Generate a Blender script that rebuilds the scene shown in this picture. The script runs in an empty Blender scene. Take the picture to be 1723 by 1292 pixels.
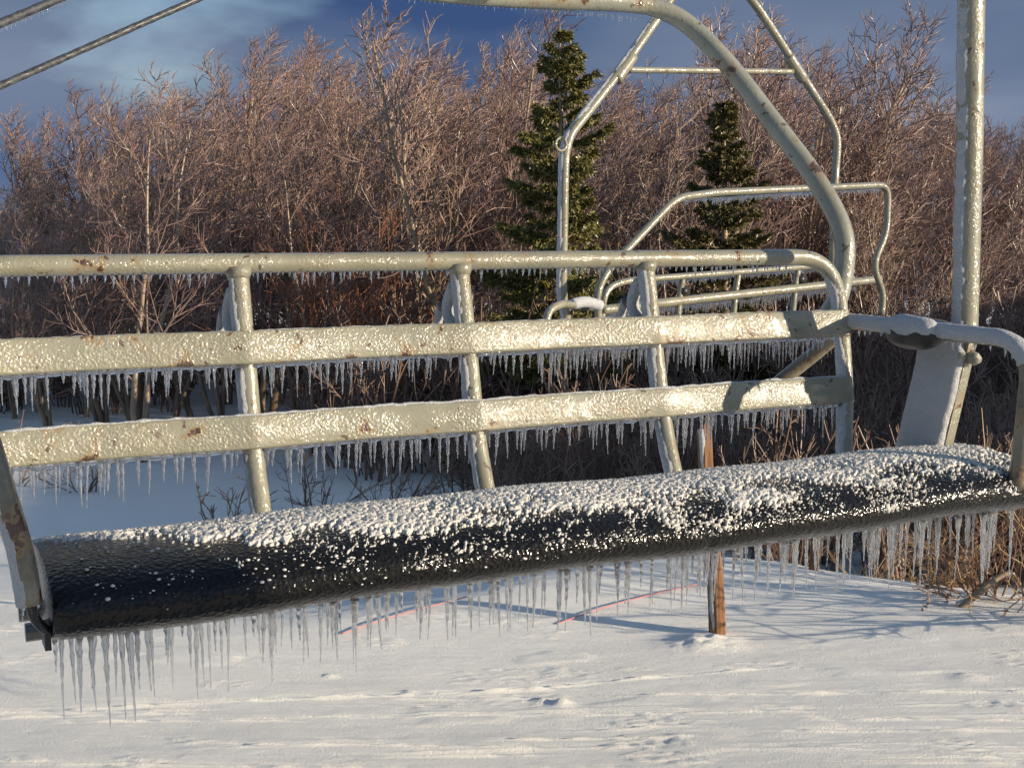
import bpy, math, random
import numpy as np
from mathutils import Vector, Matrix

# ------------------------------------------------------------------ camera, sky, sun
S = bpy.context.scene
COL = S.collection
PW, PH, FPX = 1723.0, 1292.0, 2100.0
PITCH = math.atan((646.0 - 391.0) / FPX)
CAMZ = 1.5
cam_d = bpy.data.cameras.new('camera')
cam = bpy.data.objects.new('camera', cam_d); COL.objects.link(cam)
cam.location = (0, 0, CAMZ)
cam.rotation_euler = (math.radians(90) - PITCH, 0, 0)
cam_d.sensor_width = 36; cam_d.lens = 36 * FPX / PW
cam_d.clip_start = 0.05; cam_d.clip_end = 5000
S.camera = cam

SUN_EL = math.radians(13.0)
SUN_AZ = math.radians(70.0)          # measured from straight behind the camera towards the right
sdir = Vector((math.sin(SUN_AZ) * math.cos(SUN_EL), -math.cos(SUN_AZ) * math.cos(SUN_EL), math.sin(SUN_EL)))
sun_d = bpy.data.lights.new('sun', 'SUN'); sun_d.energy = 5.0; sun_d.angle = math.radians(0.53)
sun_d.color = (1.0, 0.84, 0.63)
sun = bpy.data.objects.new('sun', sun_d); COL.objects.link(sun)
sun.rotation_euler = sdir.to_track_quat('Z', 'Y').to_euler()
sun.location = sdir * 50

W = bpy.data.worlds.new('World'); S.world = W; W.use_nodes = True
wn = W.node_tree; wn.nodes.clear()
def N(t, typ, **kw):
    n = t.nodes.new(typ)
    for k, v in kw.items():
        if k.startswith('i_'): n.inputs[k[2:].replace('_', ' ')].default_value = v
        else: setattr(n, k, v)
    return n
def ramp(t, fac, stops, interp='LINEAR'):
    r = t.nodes.new('ShaderNodeValToRGB'); r.color_ramp.interpolation = interp
    e = r.color_ramp.elements
    while len(e) > 1: e.remove(e[0])
    e[0].position = stops[0][0]; e[0].color = (*stops[0][1], 1) if len(stops[0][1]) == 3 else stops[0][1]
    for p, c in stops[1:]:
        q = e.new(p); q.color = (*c, 1)
    t.links.new(fac, r.inputs[0])
    return r.outputs[0]
def g3(v): return (v, v, v)
def mixc(t, fac, a, b, blend='MIX'):
    m = t.nodes.new('ShaderNodeMix'); m.data_type = 'RGBA'; m.blend_type = blend
    for sock, val in ((m.inputs[0], fac), (m.inputs[6], a), (m.inputs[7], b)):
        if hasattr(val, 'is_linked') or hasattr(val, 'links'): t.links.new(val, sock)
        elif isinstance(val, (int, float)): sock.default_value = val
        else: sock.default_value = (*val, 1)
    return m.outputs[2]
def math_(t, op, a, b=None, clamp=False):
    m = t.nodes.new('ShaderNodeMath'); m.operation = op; m.use_clamp = clamp
    for sock, val in ((m.inputs[0], a), (m.inputs[1], b)):
        if val is None: continue
        if hasattr(val, 'links'): t.links.new(val, sock)
        else: sock.default_value = val
    return m.outputs[0]

out = N(wn, 'ShaderNodeOutputWorld'); bg = N(wn, 'ShaderNodeBackground')
sky = N(wn, 'ShaderNodeTexSky', sky_type='NISHITA', sun_disc=False, sun_elevation=SUN_EL,
        altitude=200, air_density=1.0, dust_density=0.8, ozone_density=1.4)
sky.sun_rotation = math.atan2(sdir.x, sdir.y)
tc = N(wn, 'ShaderNodeTexCoord')
mp = N(wn, 'ShaderNodeMapping'); mp.inputs['Scale'].default_value = (1.0, 1.0, 3.2); mp.inputs['Location'].default_value = (0.9, 0.0, 0.2)
wn.links.new(tc.outputs['Generated'], mp.inputs['Vector'])
n1 = N(wn, 'ShaderNodeTexNoise', i_Scale=2.1, i_Detail=6.0, i_Roughness=0.50, i_Distortion=0.2)
n2 = N(wn, 'ShaderNodeTexNoise', i_Scale=3.0, i_Detail=3.5, i_Roughness=0.42, i_Distortion=0.2)
wn.links.new(mp.outputs[0], n1.inputs['Vector']); wn.links.new(mp.outputs[0], n2.inputs['Vector'])
sep = N(wn, 'ShaderNodeSeparateXYZ'); wn.links.new(tc.outputs['Generated'], sep.inputs[0])
low = ramp(wn, sep.outputs['Z'], [(0.0, g3(0.42)), (0.20, g3(0.30)), (0.36, g3(0.02))])       # the bank thickens towards the horizon all round
mask = ramp(wn, math_(wn, 'ADD', n1.outputs['Fac'], low), [(0.50, g3(0)), (0.74, g3(1))])
cloud = ramp(wn, n2.outputs['Fac'], [(0.32, (0.21, 0.41, 1.00)), (0.40, (0.40, 0.64, 1.20)), (0.48, (0.60, 0.85, 1.38)), (0.60, (0.82, 1.06, 1.58)), (0.80, (1.6, 1.8, 2.25))])
skyc = mixc(wn, mask, sky.outputs[0], cloud)
wn.links.new(skyc, bg.inputs['Color']); bg.inputs['Strength'].default_value = 0.15
wn.links.new(bg.outputs[0], out.inputs['Surface'])

S.view_settings.view_transform = 'Standard'; S.view_settings.look = 'None'
S.view_settings.exposure = 0.50; S.view_settings.gamma = 1.0; S.view_settings.use_curve_mapping = False
S.render.engine = 'CYCLES'
S.cycles.max_bounces = 10; S.cycles.transparent_max_bounces = 12; S.cycles.transmission_bounces = 10
S.cycles.caustics_reflective = False; S.cycles.caustics_refractive = False
S.cycles.use_denoising = True; S.cycles.denoiser = 'OPENIMAGEDENOISE'; S.cycles.denoising_input_passes = 'RGB_ALBEDO_NORMAL'; S.cycles.denoising_prefilter = 'ACCURATE'
S.cycles.sample_clamp_indirect = 6.0

# ------------------------------------------------------------------ helpers
rng = np.random.default_rng(7)
CAM = np.array([0, 0, CAMZ])
_F = np.array([0, math.cos(PITCH), -math.sin(PITCH)]); _U = np.array([0, math.sin(PITCH), math.cos(PITCH)])
def ray(px, py):
    return _F + np.array([1, 0, 0]) * (px - PW / 2) / FPX - _U * (py - PH / 2) / FPX
def at(px, py, Y):
    r = ray(px, py); return CAM + r * (Y / r[1])

def _hash(ix, iy, seed):
    h = (ix.astype(np.int64) * 374761393 + iy.astype(np.int64) * 668265263 + seed * 1442695041) & 0xFFFFFFFF
    h = ((h ^ (h >> 13)) * 1274126177) & 0xFFFFFFFF
    return ((h ^ (h >> 16)) & 0xFFFF) / 65535.0
def vnoise(x, y, seed=0):
    x = np.asarray(x, float); y = np.asarray(y, float)
    ix = np.floor(x); iy = np.floor(y); fx = x - ix; fy = y - iy
    fx = fx * fx * fx * (fx * (fx * 6 - 15) + 10); fy = fy * fy * fy * (fy * (fy * 6 - 15) + 10)
    a = _hash(ix, iy, seed); b = _hash(ix + 1, iy, seed); c = _hash(ix, iy + 1, seed); d = _hash(ix + 1, iy + 1, seed)
    return (a + (b - a) * fx) * (1 - fy) + (c + (d - c) * fx) * fy
def fbm(x, y, seed=0, octv=4, gain=0.5):
    s = 0; a = 1; t = 0
    for i in range(octv):
        s = s + a * vnoise(x * 2 ** i + 17.3 * i, y * 2 ** i - 9.1 * i, seed + i); t += a; a *= gain
    return s / t
def sstep(a, b, x):
    t = np.clip((x - a) / (b - a), 0, 1); return t * t * (3 - 2 * t)

def mesh_np(name, V, Fc, smooth=True):
    V = np.asarray(V, np.float32); Fc = np.asarray(Fc, np.int32)
    me = bpy.data.meshes.new(name)
    n = Fc.shape[1]
    me.vertices.add(len(V)); me.vertices.foreach_set('co', V.ravel())
    me.loops.add(Fc.size); me.loops.foreach_set('vertex_index', Fc.ravel())
    me.polygons.add(len(Fc)); me.polygons.foreach_set('loop_start', np.arange(0, Fc.size, n, dtype=np.int32))
    me.polygons.foreach_set('use_smooth', np.full(len(Fc), smooth, dtype=bool))
    me.update(calc_edges=True); me.validate()
    return me
def link(name, me, mat=None, parent=None):
    o = bpy.data.objects.new(name, me); COL.objects.link(o)
    if mat is not None and not me.materials: me.materials.append(mat)
    if parent is not None: o.parent = parent
    return o
def empty(name, loc=(0, 0, 0), rz=0.0):
    o = bpy.data.objects.new(name, None); COL.objects.link(o); o.location = loc; o.rotation_euler = (0, 0, rz)
    o.empty_display_size = 0.2
    return o
def tag(o, label=None, cat=None, group=None, kind=None):
    if label: o['label'] = label
    if cat: o['category'] = cat
    if group: o['group'] = group
    if kind: o['kind'] = kind
    return o

class MB:
    """quads collected into one mesh"""
    def __init__(s): s.V = []; s.F = []; s.n = 0
    def add(s, V, Fc):
        s.V.append(np.asarray(V, float)); s.F.append(np.asarray(Fc, int) + s.n); s.n += len(V)
    def mesh(s, name, smooth=True): return mesh_np(name, np.concatenate(s.V), np.concatenate(s.F), smooth)
    def build(s, name, mat, parent=None, smooth=True): return link(name, s.mesh(name, smooth), mat, parent)

def frames(P):
    P = np.asarray(P, float); T = np.gradient(P, axis=0); T /= np.linalg.norm(T, axis=1)[:, None] + 1e-12
    up = np.array([0, 0, 1.0]) if abs(T[0][2]) < 0.9 else np.array([1.0, 0, 0])
    A = np.zeros_like(P); a = np.cross(up, T[0]); a /= np.linalg.norm(a)
    for i in range(len(P)):
        a = a - T[i] * (a @ T[i]); a /= np.linalg.norm(a) + 1e-12; A[i] = a
    return T, A, np.cross(T, A)
def tube(P, r, seg=12, caps=True, rf=None):
    P = np.asarray(P, float); n = len(P); T, A, B = frames(P)
    r = np.broadcast_to(np.asarray(r, float), (n,))
    th = np.arange(seg) / seg * 2 * math.pi
    D = A[:, None, :] * np.cos(th)[None, :, None] + B[:, None, :] * np.sin(th)[None, :, None]
    R = np.broadcast_to(r[:, None], (n, seg))
    if rf is not None: R = rf(D, R, P)
    V = (P[:, None, :] + D * R[:, :, None]).reshape(-1, 3)
    i = np.arange(n - 1)[:, None] * seg; j = np.arange(seg)[None, :]; k = (j + 1) % seg
    Fc = np.stack([i + j, i + k, i + seg + k, i + seg + j], -1).reshape(-1, 4)
    if caps:
        m = len(V); V = np.vstack([V, P[0], P[-1]])
        jj = np.arange(0, seg, 2); e = (n - 1) * seg
        c0 = np.stack([np.full_like(jj, m), (jj + 2) % seg, jj + 1, jj], -1)
        c1 = np.stack([np.full_like(jj, m + 1), e + jj, e + jj + 1, e + (jj + 2) % seg], -1)
        Fc = np.vstack([Fc, c0, c1])
    return V, Fc
def box(c, sx, sy, sz, M=None):
    v = np.array([[x, y, z] for x in (-1, 1) for y in (-1, 1) for z in (-1, 1)], float) * np.array([sx, sy, sz]) / 2
    if M is not None: v = v @ np.asarray(M).T
    return v + np.asarray(c), np.array([[0, 1, 3, 2], [4, 6, 7, 5], [0, 4, 5, 1], [2, 3, 7, 6], [0, 2, 6, 4], [1, 5, 7, 3]])
def fillet(pts, rad, n=8):
    pts = [np.asarray(p, float) for p in pts]; o = [pts[0]]
    for i in range(1, len(pts) - 1):
        p, q, s = pts[i - 1], pts[i], pts[i + 1]
        d = min(rad if np.isscalar(rad) else rad[i - 1], np.linalg.norm(p - q) * 0.48, np.linalg.norm(s - q) * 0.48)
        a = q + (p - q) / np.linalg.norm(p - q) * d; b = q + (s - q) / np.linalg.norm(s - q) * d
        for t in np.linspace(0, 1, n): o.append((1 - t) ** 2 * a + 2 * t * (1 - t) * q + t * t * b)
    o.append(pts[-1]); return np.array(o)
def smooth_path(pts, n=60):
    P = np.asarray(pts, float); P = np.vstack([2 * P[0] - P[1], P, 2 * P[-1] - P[-2]]); o = []
    m = max(2, n // (len(P) - 3))
    for i in range(1, len(P) - 2):
        for t in np.linspace(0, 1, m, endpoint=False):
            a, b, c, d = P[i - 1:i + 3]
            o.append(0.5 * (2 * b + (c - a) * t + (2 * a - 5 * b + 4 * c - d) * t ** 2 + (-a + 3 * b - 3 * c + d) * t ** 3))
    o.append(P[-2]); return np.array(o)
def resample(P, step):
    P = np.asarray(P, float); L = np.r_[0, np.cumsum(np.linalg.norm(np.diff(P, axis=0), axis=1))]
    t = np.linspace(0, L[-1], max(3, int(L[-1] / step)))
    return np.stack([np.interp(t, L, P[:, k]) for k in range(3)], 1)

# ------------------------------------------------------------------ materials
def material(name):
    m = bpy.data.materials.new(name); m.use_nodes = True; t = m.node_tree
    return m, t, t.nodes['Principled BSDF']
def obj_coord(t, scale=(1, 1, 1)):
    c = N(t, 'ShaderNodeTexCoord'); mp = N(t, 'ShaderNodeMapping'); mp.inputs['Scale'].default_value = scale
    t.links.new(c.outputs['Object'], mp.inputs['Vector']); return mp.outputs[0]
def noise(t, v, scale, detail=4, rough=0.55, dist=0.0):
    n = N(t, 'ShaderNodeTexNoise', i_Scale=scale, i_Detail=detail, i_Roughness=rough, i_Distortion=dist)
    if v is not None: t.links.new(v, n.inputs['Vector'])
    return n.outputs['Fac']
def bump(t, h, strength, dist, normal=None):
    b = N(t, 'ShaderNodeBump', i_Strength=strength, i_Distance=dist); t.links.new(h, b.inputs['Height'])
    if normal is not None: t.links.new(normal, b.inputs['Normal'])
    return b.outputs[0]

def steel_material(name, c1, c2, rust=0.66, glaze=1.0, cell=75.0, coat=1.0, crough=0.16):
    m, t, p = material(name); v = obj_coord(t)
    big = noise(t, v, 9, 5); fine = noise(t, v, 90, 3)
    col = mixc(t, ramp(t, big, [(0.35, g3(0)), (0.65, g3(1))]), c1, c2)
    col = mixc(t, ramp(t, fine, [(0.45, g3(0)), (0.75, g3(0.35))]), col, (0.24, 0.22, 0.13))
    rn = noise(t, v, 13, 5, 0.6, 0.4)
    stain = ramp(t, rn, [(rust - 0.05, g3(0)), (rust + 0.015, g3(0.75))])
    core = ramp(t, rn, [(rust + 0.012, g3(0)), (rust + 0.03, g3(1))])
    col = mixc(t, stain, col, (0.23, 0.145, 0.055)); col = mixc(t, core, col, (0.055, 0.022, 0.013))
    sp = ramp(t, noise(t, v, 38, 3, 0.5), [(0.655, g3(0)), (0.685, g3(0.9))])
    col = mixc(t, sp, col, (0.075, 0.035, 0.018))
    dirt = ramp(t, noise(t, v, 4, 6, 0.7), [(0.48, g3(0)), (0.70, g3(0.45))])
    col = mixc(t, dirt, col, (0.15, 0.13, 0.075))
    t.links.new(col, p.inputs['Base Color'])
    p.inputs['Roughness'].default_value = 0.42; p.inputs['Specular IOR Level'].default_value = 0.35
    p.inputs['Coat Weight'].default_value = coat; p.inputs['Coat IOR'].default_value = 1.46
    # frozen rain: a wormy, lumpy clear glaze
    vo = N(t, 'ShaderNodeTexVoronoi', feature='SMOOTH_F1', i_Scale=cell, i_Smoothness=0.6, i_Randomness=1.0); t.links.new(v, vo.inputs['Vector'])
    lum = noise(t, v, cell * 0.75, 3, 0.6, 1.2)
    h = math_(t, 'ADD', math_(t, 'MULTIPLY', vo.outputs['Distance'], 0.7), lum)
    h = math_(t, 'MULTIPLY', h, ramp(t, noise(t, v, 7, 3), [(0.36, g3(0.15)), (0.55, g3(1))]))
    nb = bump(t, h, glaze, 0.0026, bump(t, noise(t, v, 6, 2), 0.6, 0.03))
    t.links.new(nb, p.inputs['Coat Normal']); p.inputs['Coat Roughness'].default_value = crough
    t.links.new(bump(t, h, glaze * 0.5, 0.003), p.inputs['Normal'])
    return m
M_STEEL = steel_material('iced_cream_steel', (0.200, 0.198, 0.150), (0.255, 0.245, 0.182), rust=0.640, glaze=1.0, cell=150.0, crough=0.085)
M_STEEL_G = steel_material('iced_grey_green_steel', (0.21, 0.225, 0.19), (0.28, 0.28, 0.225), rust=0.615, glaze=0.7, cell=110, crough=0.10)
M_STEEL_FAR = steel_material('iced_steel_far', (0.20, 0.20, 0.155), (0.27, 0.25, 0.18), rust=0.66, glaze=0.8, cell=60, crough=0.12)
M_WORN = steel_material('worn_rusty_steel', (0.06, 0.055, 0.042), (0.17, 0.165, 0.135), rust=0.57, glaze=0.8)
M_STEEL_DARK = steel_material('iced_dark_steel', (0.05, 0.05, 0.045), (0.10, 0.09, 0.07), rust=0.6, glaze=0.7)

def snow_material(name, c, bs, bd, scale):
    m, t, p = material(name); v = obj_coord(t)
    t.links.new(mixc(t, noise(t, v, scale * 0.2, 4), c, tuple(x * 0.93 for x in c)), p.inputs['Base Color'])
    p.inputs['Roughness'].default_value = 0.62; p.inputs['Specular IOR Level'].default_value = 0.3
    h = math_(t, 'ADD', noise(t, v, scale, 5, 0.65), math_(t, 'MULTIPLY', noise(t, v, scale * 6, 2), 0.35))
    t.links.new(bump(t, h, bs, bd), p.inputs['Normal'])
    p.inputs['Subsurface Weight'].default_value = 0.0
    return m
M_RIME = snow_material('packed_rime', (0.56, 0.58, 0.60), 1.0, 0.010, 110)
M_CLUMP = snow_material('snow_clumps', (0.70, 0.68, 0.63), 0.8, 0.004, 160)

def ice_material():
    m, t, p = material('clear_ice')
    p.inputs['Base Color'].default_value = (0.97, 0.985, 1.0, 1); p.inputs['Transmission Weight'].default_value = 1.0
    p.inputs['IOR'].default_value = 1.33; p.inputs['Roughness'].default_value = 0.02
    v = obj_coord(t, (1, 1, 0.35)); t.links.new(bump(t, noise(t, v, 2.2, 3), 0.35, 0.5), p.inputs['Normal'])
    d = N(t, 'ShaderNodeBsdfTranslucent'); d.inputs[0].default_value = (0.9, 0.93, 0.97, 1)
    d2 = N(t, 'ShaderNodeBsdfDiffuse'); d2.inputs[0].default_value = (0.85, 0.87, 0.9, 1)
    a = N(t, 'ShaderNodeMixShader'); a.inputs[0].default_value = 0.3
    t.links.new(d.outputs[0], a.inputs[1]); t.links.new(d2.outputs[0], a.inputs[2])
    mx = N(t, 'ShaderNodeMixShader'); mx.inputs[0].default_value = 0.20
    t.links.new(p.outputs[0], mx.inputs[1]); t.links.new(a.outputs[0], mx.inputs[2])
    t.links.new(mx.outputs[0], t.nodes['Material Output'].inputs['Surface'])
    return m
M_ICE = ice_material()

def vinyl_material():
    m, t, p = material('iced_black_vinyl'); v = obj_coord(t)
    t.links.new(mixc(t, noise(t, v, 14, 4), (0.004, 0.004, 0.004), (0.009, 0.0085, 0.008)), p.inputs['Base Color'])
    p.inputs['Roughness'].default_value = 0.5; p.inputs['Specular IOR Level'].default_value = 0.03
    p.inputs['Coat Weight'].default_value = 0.85; p.inputs['Coat IOR'].default_value = 1.37; p.inputs['Coat Roughness'].default_value = 0.10
    vo = N(t, 'ShaderNodeTexVoronoi', feature='SMOOTH_F1', i_Scale=120.0, i_Smoothness=0.4); t.links.new(v, vo.inputs['Vector'])
    h = math_(t, 'ADD', vo.outputs['Distance'], noise(t, v, 60, 3, 0.6, 0.8))
    t.links.new(bump(t, h, 0.9, 0.0018), p.inputs['Coat Normal']); t.links.new(bump(t, h, 0.6, 0.006), p.inputs['Normal'])
    return m
M_VINYL = vinyl_material()
def plain(name, c1, c2, scale, rough=0.7, bs=0.4, bd=0.01, stretch=(1, 1, 1), coat=0.0, spec=0.3):
    m, t, p = material(name); v = obj_coord(t, stretch)
    nz = noise(t, v, scale, 6, 0.62)
    t.links.new(mixc(t, ramp(t, nz, [(0.32, g3(0)), (0.68, g3(1))]), c1, c2), p.inputs['Base Color'])
    p.inputs['Roughness'].default_value = rough; p.inputs['Specular IOR Level'].default_value = spec
    p.inputs['Coat Weight'].default_value = coat; p.inputs['Coat Roughness'].default_value = 0.2; p.inputs['Coat IOR'].default_value = 1.31
    if bs: t.links.new(bump(t, nz, bs, bd), p.inputs['Normal'])
    return m
M_RUBBER = plain('black_rubber', (0.012, 0.012, 0.013), (0.03, 0.03, 0.03), 30, 0.5, 0.3, 0.004, coat=0.5)
M_WOOD = plain('split_stake_wood', (0.12, 0.055, 0.024), (0.29, 0.155, 0.075), 14, 0.7, 0.7, 0.01, (6, 6, 0.5))
M_ROPE = plain('red_rope', (0.50, 0.16, 0.16), (0.58, 0.26, 0.25), 60, 0.7, 0.3, 0.002)
M_CABLE = plain('steel_cable', (0.018, 0.02, 0.024), (0.085, 0.09, 0.10), 40, 0.5, 0.6, 0.01, coat=0.3)

def bark_material(name, c1, c2, coat, rough=0.5):
    m, t, p = material(name); v = obj_coord(t, (3, 3, 1))
    oi = N(t, 'ShaderNodeObjectInfo')
    nz = noise(t, v, 3.0, 5, 0.65)
    col = mixc(t, ramp(t, nz, [(0.3, g3(0)), (0.7, g3(1))]), c1, c2)
    hs = N(t, 'ShaderNodeHueSaturation'); t.links.new(col, hs.inputs['Color'])
    t.links.new(math_(t, 'ADD', math_(t, 'MULTIPLY', oi.outputs['Random'], 0.03), 0.487), hs.inputs['Hue'])
    t.links.new(math_(t, 'ADD', math_(t, 'MULTIPLY', oi.outputs['Random'], 0.5), 0.75), hs.inputs['Value'])
    t.links.new(hs.outputs[0], p.inputs['Base Color'])
    p.inputs['Roughness'].default_value = rough; p.inputs['Coat Weight'].default_value = coat
    p.inputs['Coat Roughness'].default_value = 0.25; p.inputs['Coat IOR'].default_value = 1.31
    return m
M_BARK = bark_material('iced_bark', (0.13, 0.09, 0.06), (0.33, 0.235, 0.155), 0.4)
M_TWIG = bark_material('iced_twigs', (0.225, 0.140, 0.113), (0.37, 0.248, 0.205), 0.7, 0.32)
M_BRUSH = bark_material('brush_twigs', (0.13, 0.075, 0.055), (0.22, 0.14, 0.105), 0.4, 0.5)
M_REDTWIG = bark_material('red_twigs', (0.20, 0.055, 0.035), (0.30, 0.10, 0.06), 0.4)
M_DRY = bark_material('dry_tan_twigs', (0.20, 0.105, 0.050), (0.34, 0.20, 0.10), 0.3)
M_PALEBARK = bark_material('pale_bark', (0.28, 0.20, 0.13), (0.40, 0.31, 0.21), 0.4)
M_NEEDLE = bark_material('spruce_needles', (0.068, 0.063, 0.017), (0.20, 0.165, 0.050), 0.3, 0.5)

def ground_material():
    m, t, p = material('wind_packed_snow'); c = N(t, 'ShaderNodeTexCoord'); v = c.outputs['Object']
    mp = N(t, 'ShaderNodeMapping'); mp.inputs['Scale'].default_value = (0.35, 2.2, 1); mp.inputs['Rotation'].default_value = (0, 0, math.radians(4))
    t.links.new(v, mp.inputs['Vector'])
    st = noise(t, mp.outputs[0], 3.2, 7, 0.62, 0.3)
    t.links.new(mixc(t, ramp(t, st, [(0.35, g3(0)), (0.7, g3(1))]), (0.85, 0.84, 0.79), (0.90, 0.89, 0.84)), p.inputs['Base Color'])
    p.inputs['Roughness'].default_value = 0.7; p.inputs['Specular IOR Level'].default_value = 0.2
    b1 = bump(t, st, 0.22, 0.03)
    gr = noise(t, v, 110, 5, 0.8)
    b2 = bump(t, gr, 1.0, 0.009, b1)
    t.links.new(b2, p.inputs['Normal'])
    return m
M_SNOW = ground_material()
M_HILL = plain('far_wooded_hill', (0.035, 0.05, 0.085), (0.07, 0.085, 0.12), 0.05, 0.9, 0, 0)

# ------------------------------------------------------------------ ground
def lip(X): return 4.75 + 0.10 * np.clip(X, -6, 1.0) + 0.45 * np.exp(-((X - 0.8) / 0.9) ** 2) + 0.16 * np.sin(X * 1.7 + 0.5)
def g0(X, Y):
    X = np.asarray(X, float); Y = np.asarray(Y, float)
    d = Y - lip(X)
    dp = np.maximum(d, 0)
    z = -1.5 * (1 - np.exp(-dp * dp / (dp + 0.8) / 4.0)) - 0.055 * np.maximum(Y - 34, 0)
    z = z + 0.03 * np.exp(-(d / 0.5) ** 2)
    # unseen ridge added off the right edge to shade the foot of the wood
    shade_ridge = 6.1 * np.exp(-((X - 25) / 6.0) ** 2) * sstep(-5.0, 0.5, Y) * (1 - sstep(27, 42, Y))
    return z + shade_ridge
_r = np.random.default_rng(77)
TRACKS = [(-1.75, 3.78, 0.3, 4.02, 0.008, 0.008), (-1.7, 3.74, -0.9, 3.80, 0.006, 0.006), (-0.25, 3.94, 1.0, 4.22, 0.007, 0.007), (0.3, 3.95, 2.0, 3.97, 0.007, 0.008)]  # x0, y0, x1, y1, height, half width: old ski edges in the crust
for _ in range(46):
    _y = 3.26 + 0.75 * _r.random() ** 1.5; _x = _r.uniform(-1.8, 1.5); _l = _r.uniform(0.25, 1.3)
    TRACKS.append((_x, _y, _x + _l, _y + _l * _r.uniform(-0.01, 0.06), _r.uniform(0.002, 0.006), _r.uniform(0.004, 0.009)))
def ground_grid():
    def axis(segs):
        o = []
        for a, b, n in segs: o.append(np.linspace(a, b, n, endpoint=False))
        return np.concatenate(o + [[segs[-1][1]]])
    xs = axis([(-900, -120, 14), (-120, -30, 20), (-30, -8, 30), (-8, -2.4, 50), (-2.4, 2.6, 330), (2.6, 8, 60), (8, 40, 50), (40, 120, 16), (120, 900, 14)])
    ys = axis([(-300, -20, 12), (-20, 2.6, 18), (2.6, 3.2, 20), (3.2, 4.6, 400), (4.6, 5.6, 110), (5.6, 9, 90), (9, 30, 80), (30, 80, 30), (80, 1400, 22)])
    X, Y = np.meshgrid(xs, ys)
    Z = g0(X, Y)
    near = np.exp(-np.maximum(np.hypot(X, Y - 5) - 12, 0) / 6)
    Z += near * (0.05 * (fbm(X * 0.35, Y * 0.5, 3) - 0.5) + 0.012 * (fbm(X * 1.1, Y * 2.6, 11) - 0.5))
    det = np.exp(-np.maximum(np.hypot(X * 0.8, Y - 4.3) - 3, 0) / 1.2)
    Z += det * (0.006 * (fbm(X * 3.0, Y * 11.0, 21, 5) - 0.5) + 0.0022 * (fbm(X * 20, Y * 40, 31, 3) - 0.5))
    # sastrugi: small steep lips where the crust broke
    sa = fbm(X * 1.6 + 3, Y * 4.2, 41, 4); Z += det * 0.005 * sstep(0.60, 0.72, sa)
    # crumbs of broken crust
    cr = fbm(X * 40, Y * 60, 51, 2) * sstep(0.63, 0.74, fbm(X * 2.2, Y * 7.0, 61, 3))
    Z += det * 0.0035 * sstep(0.46, 0.64, cr) + det * 0.0012 * fbm(X * 1.6 + Y * 0.4, Y * 40, 45, 3)
    for x0, y0, x1, y1, am, w in TRACKS:
        L = math.hypot(x1 - x0, y1 - y0); dx, dy = (x1 - x0) / L, (y1 - y0) / L
        s = (X - x0) * dx + (Y - y0) * dy
        e = (Y - y0) * dx - (X - x0) * dy + 0.004 * np.sin(s * 3.1 + y0 * 40) + 0.004 * (vnoise(s * 14, s * 0 + y0 * 9, 73) - 0.5)
        k = sstep(-0.1, 0.15, s) * (1 - sstep(L - 0.25, L, s)) * np.clip(2.4 * fbm(s * 13, e * 0 + y0 * 7, 71, 4) - 0.55, 0, 1.5)
        Z += am * 1.25 * k * (np.exp(-(e / w) ** 2) - 0.6 * np.exp(-((e - 2.2 * w) / (1.3 * w)) ** 2))
    # three kicked up lumps of snow
    for lx, ly, rx, h in ((0.16, 3.88, 0.028, 0.020), (0.10, 3.90, 0.02, 0.012), (-0.34, 3.97, 0.018, 0.010), (-0.62, 4.1, 0.018, 0.010), (1.55, 4.1, 0.05, 0.010), (0.71, 4.46, 0.11, 0.030)):
        Z += h * np.exp(-(((X - lx) / rx) ** 2 + ((Y - ly) / (rx * 0.8)) ** 2)) * (0.6 + 0.8 * fbm(X * 40, Y * 40, 81, 2))
    V = np.stack([X, Y, Z], -1).reshape(-1, 3)
    nx = len(xs); i = np.arange(len(ys) - 1)[:, None] * nx; j = np.arange(nx - 1)[None, :]
    Fc = np.stack([i + j, i + j + 1, i + nx + j + 1, i + nx + j], -1).reshape(-1, 4)
    o = link('snow_ground', mesh_np('snow_ground', V, Fc), M_SNOW)
    tag(o, kind='structure')
ground_grid()
def gz(x, y): return float(g0(np.array([x]), np.array([y]))[0])
def on_ground(px, py):
    r = ray(px, py); lo, hi = 0.5, 120.0
    for _ in range(60):
        mid = (lo + hi) / 2; p = CAM + r * mid
        if p[2] > gz(p[0], p[1]): lo = mid
        else: hi = mid
    return CAM + r * lo

def far_hills():
    xs = np.linspace(-1600, 1600, 220); rows = [(700, -90), (850, -20), (1000, None), (1200, -60)]
    X = np.tile(xs, (4, 1)); Y = np.array([[r[0]] * 220 for r in rows], float)
    crest = 6 + 34 * fbm(xs / 420 + 3, xs * 0 + 1, 91, 5)
    Z = np.stack([np.full(220, -120.0), crest * 0.45 - 30, crest, np.full(220, -120.0)])
    Z[1:3] += 5 * (fbm(X[1:3] / 30, Y[1:3] / 30, 93, 3) - 0.5)
    V = np.stack([X, Y, Z], -1).reshape(-1, 3); i = np.arange(3)[:, None] * 220; j = np.arange(219)[None, :]
    Fc = np.stack([i + j, i + j + 1, i + 221 + j, i + 220 + j], -1).reshape(-1, 4)
    tag(link('hills', mesh_np('hills', V, Fc), M_HILL), kind='structure')
far_hills()

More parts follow.
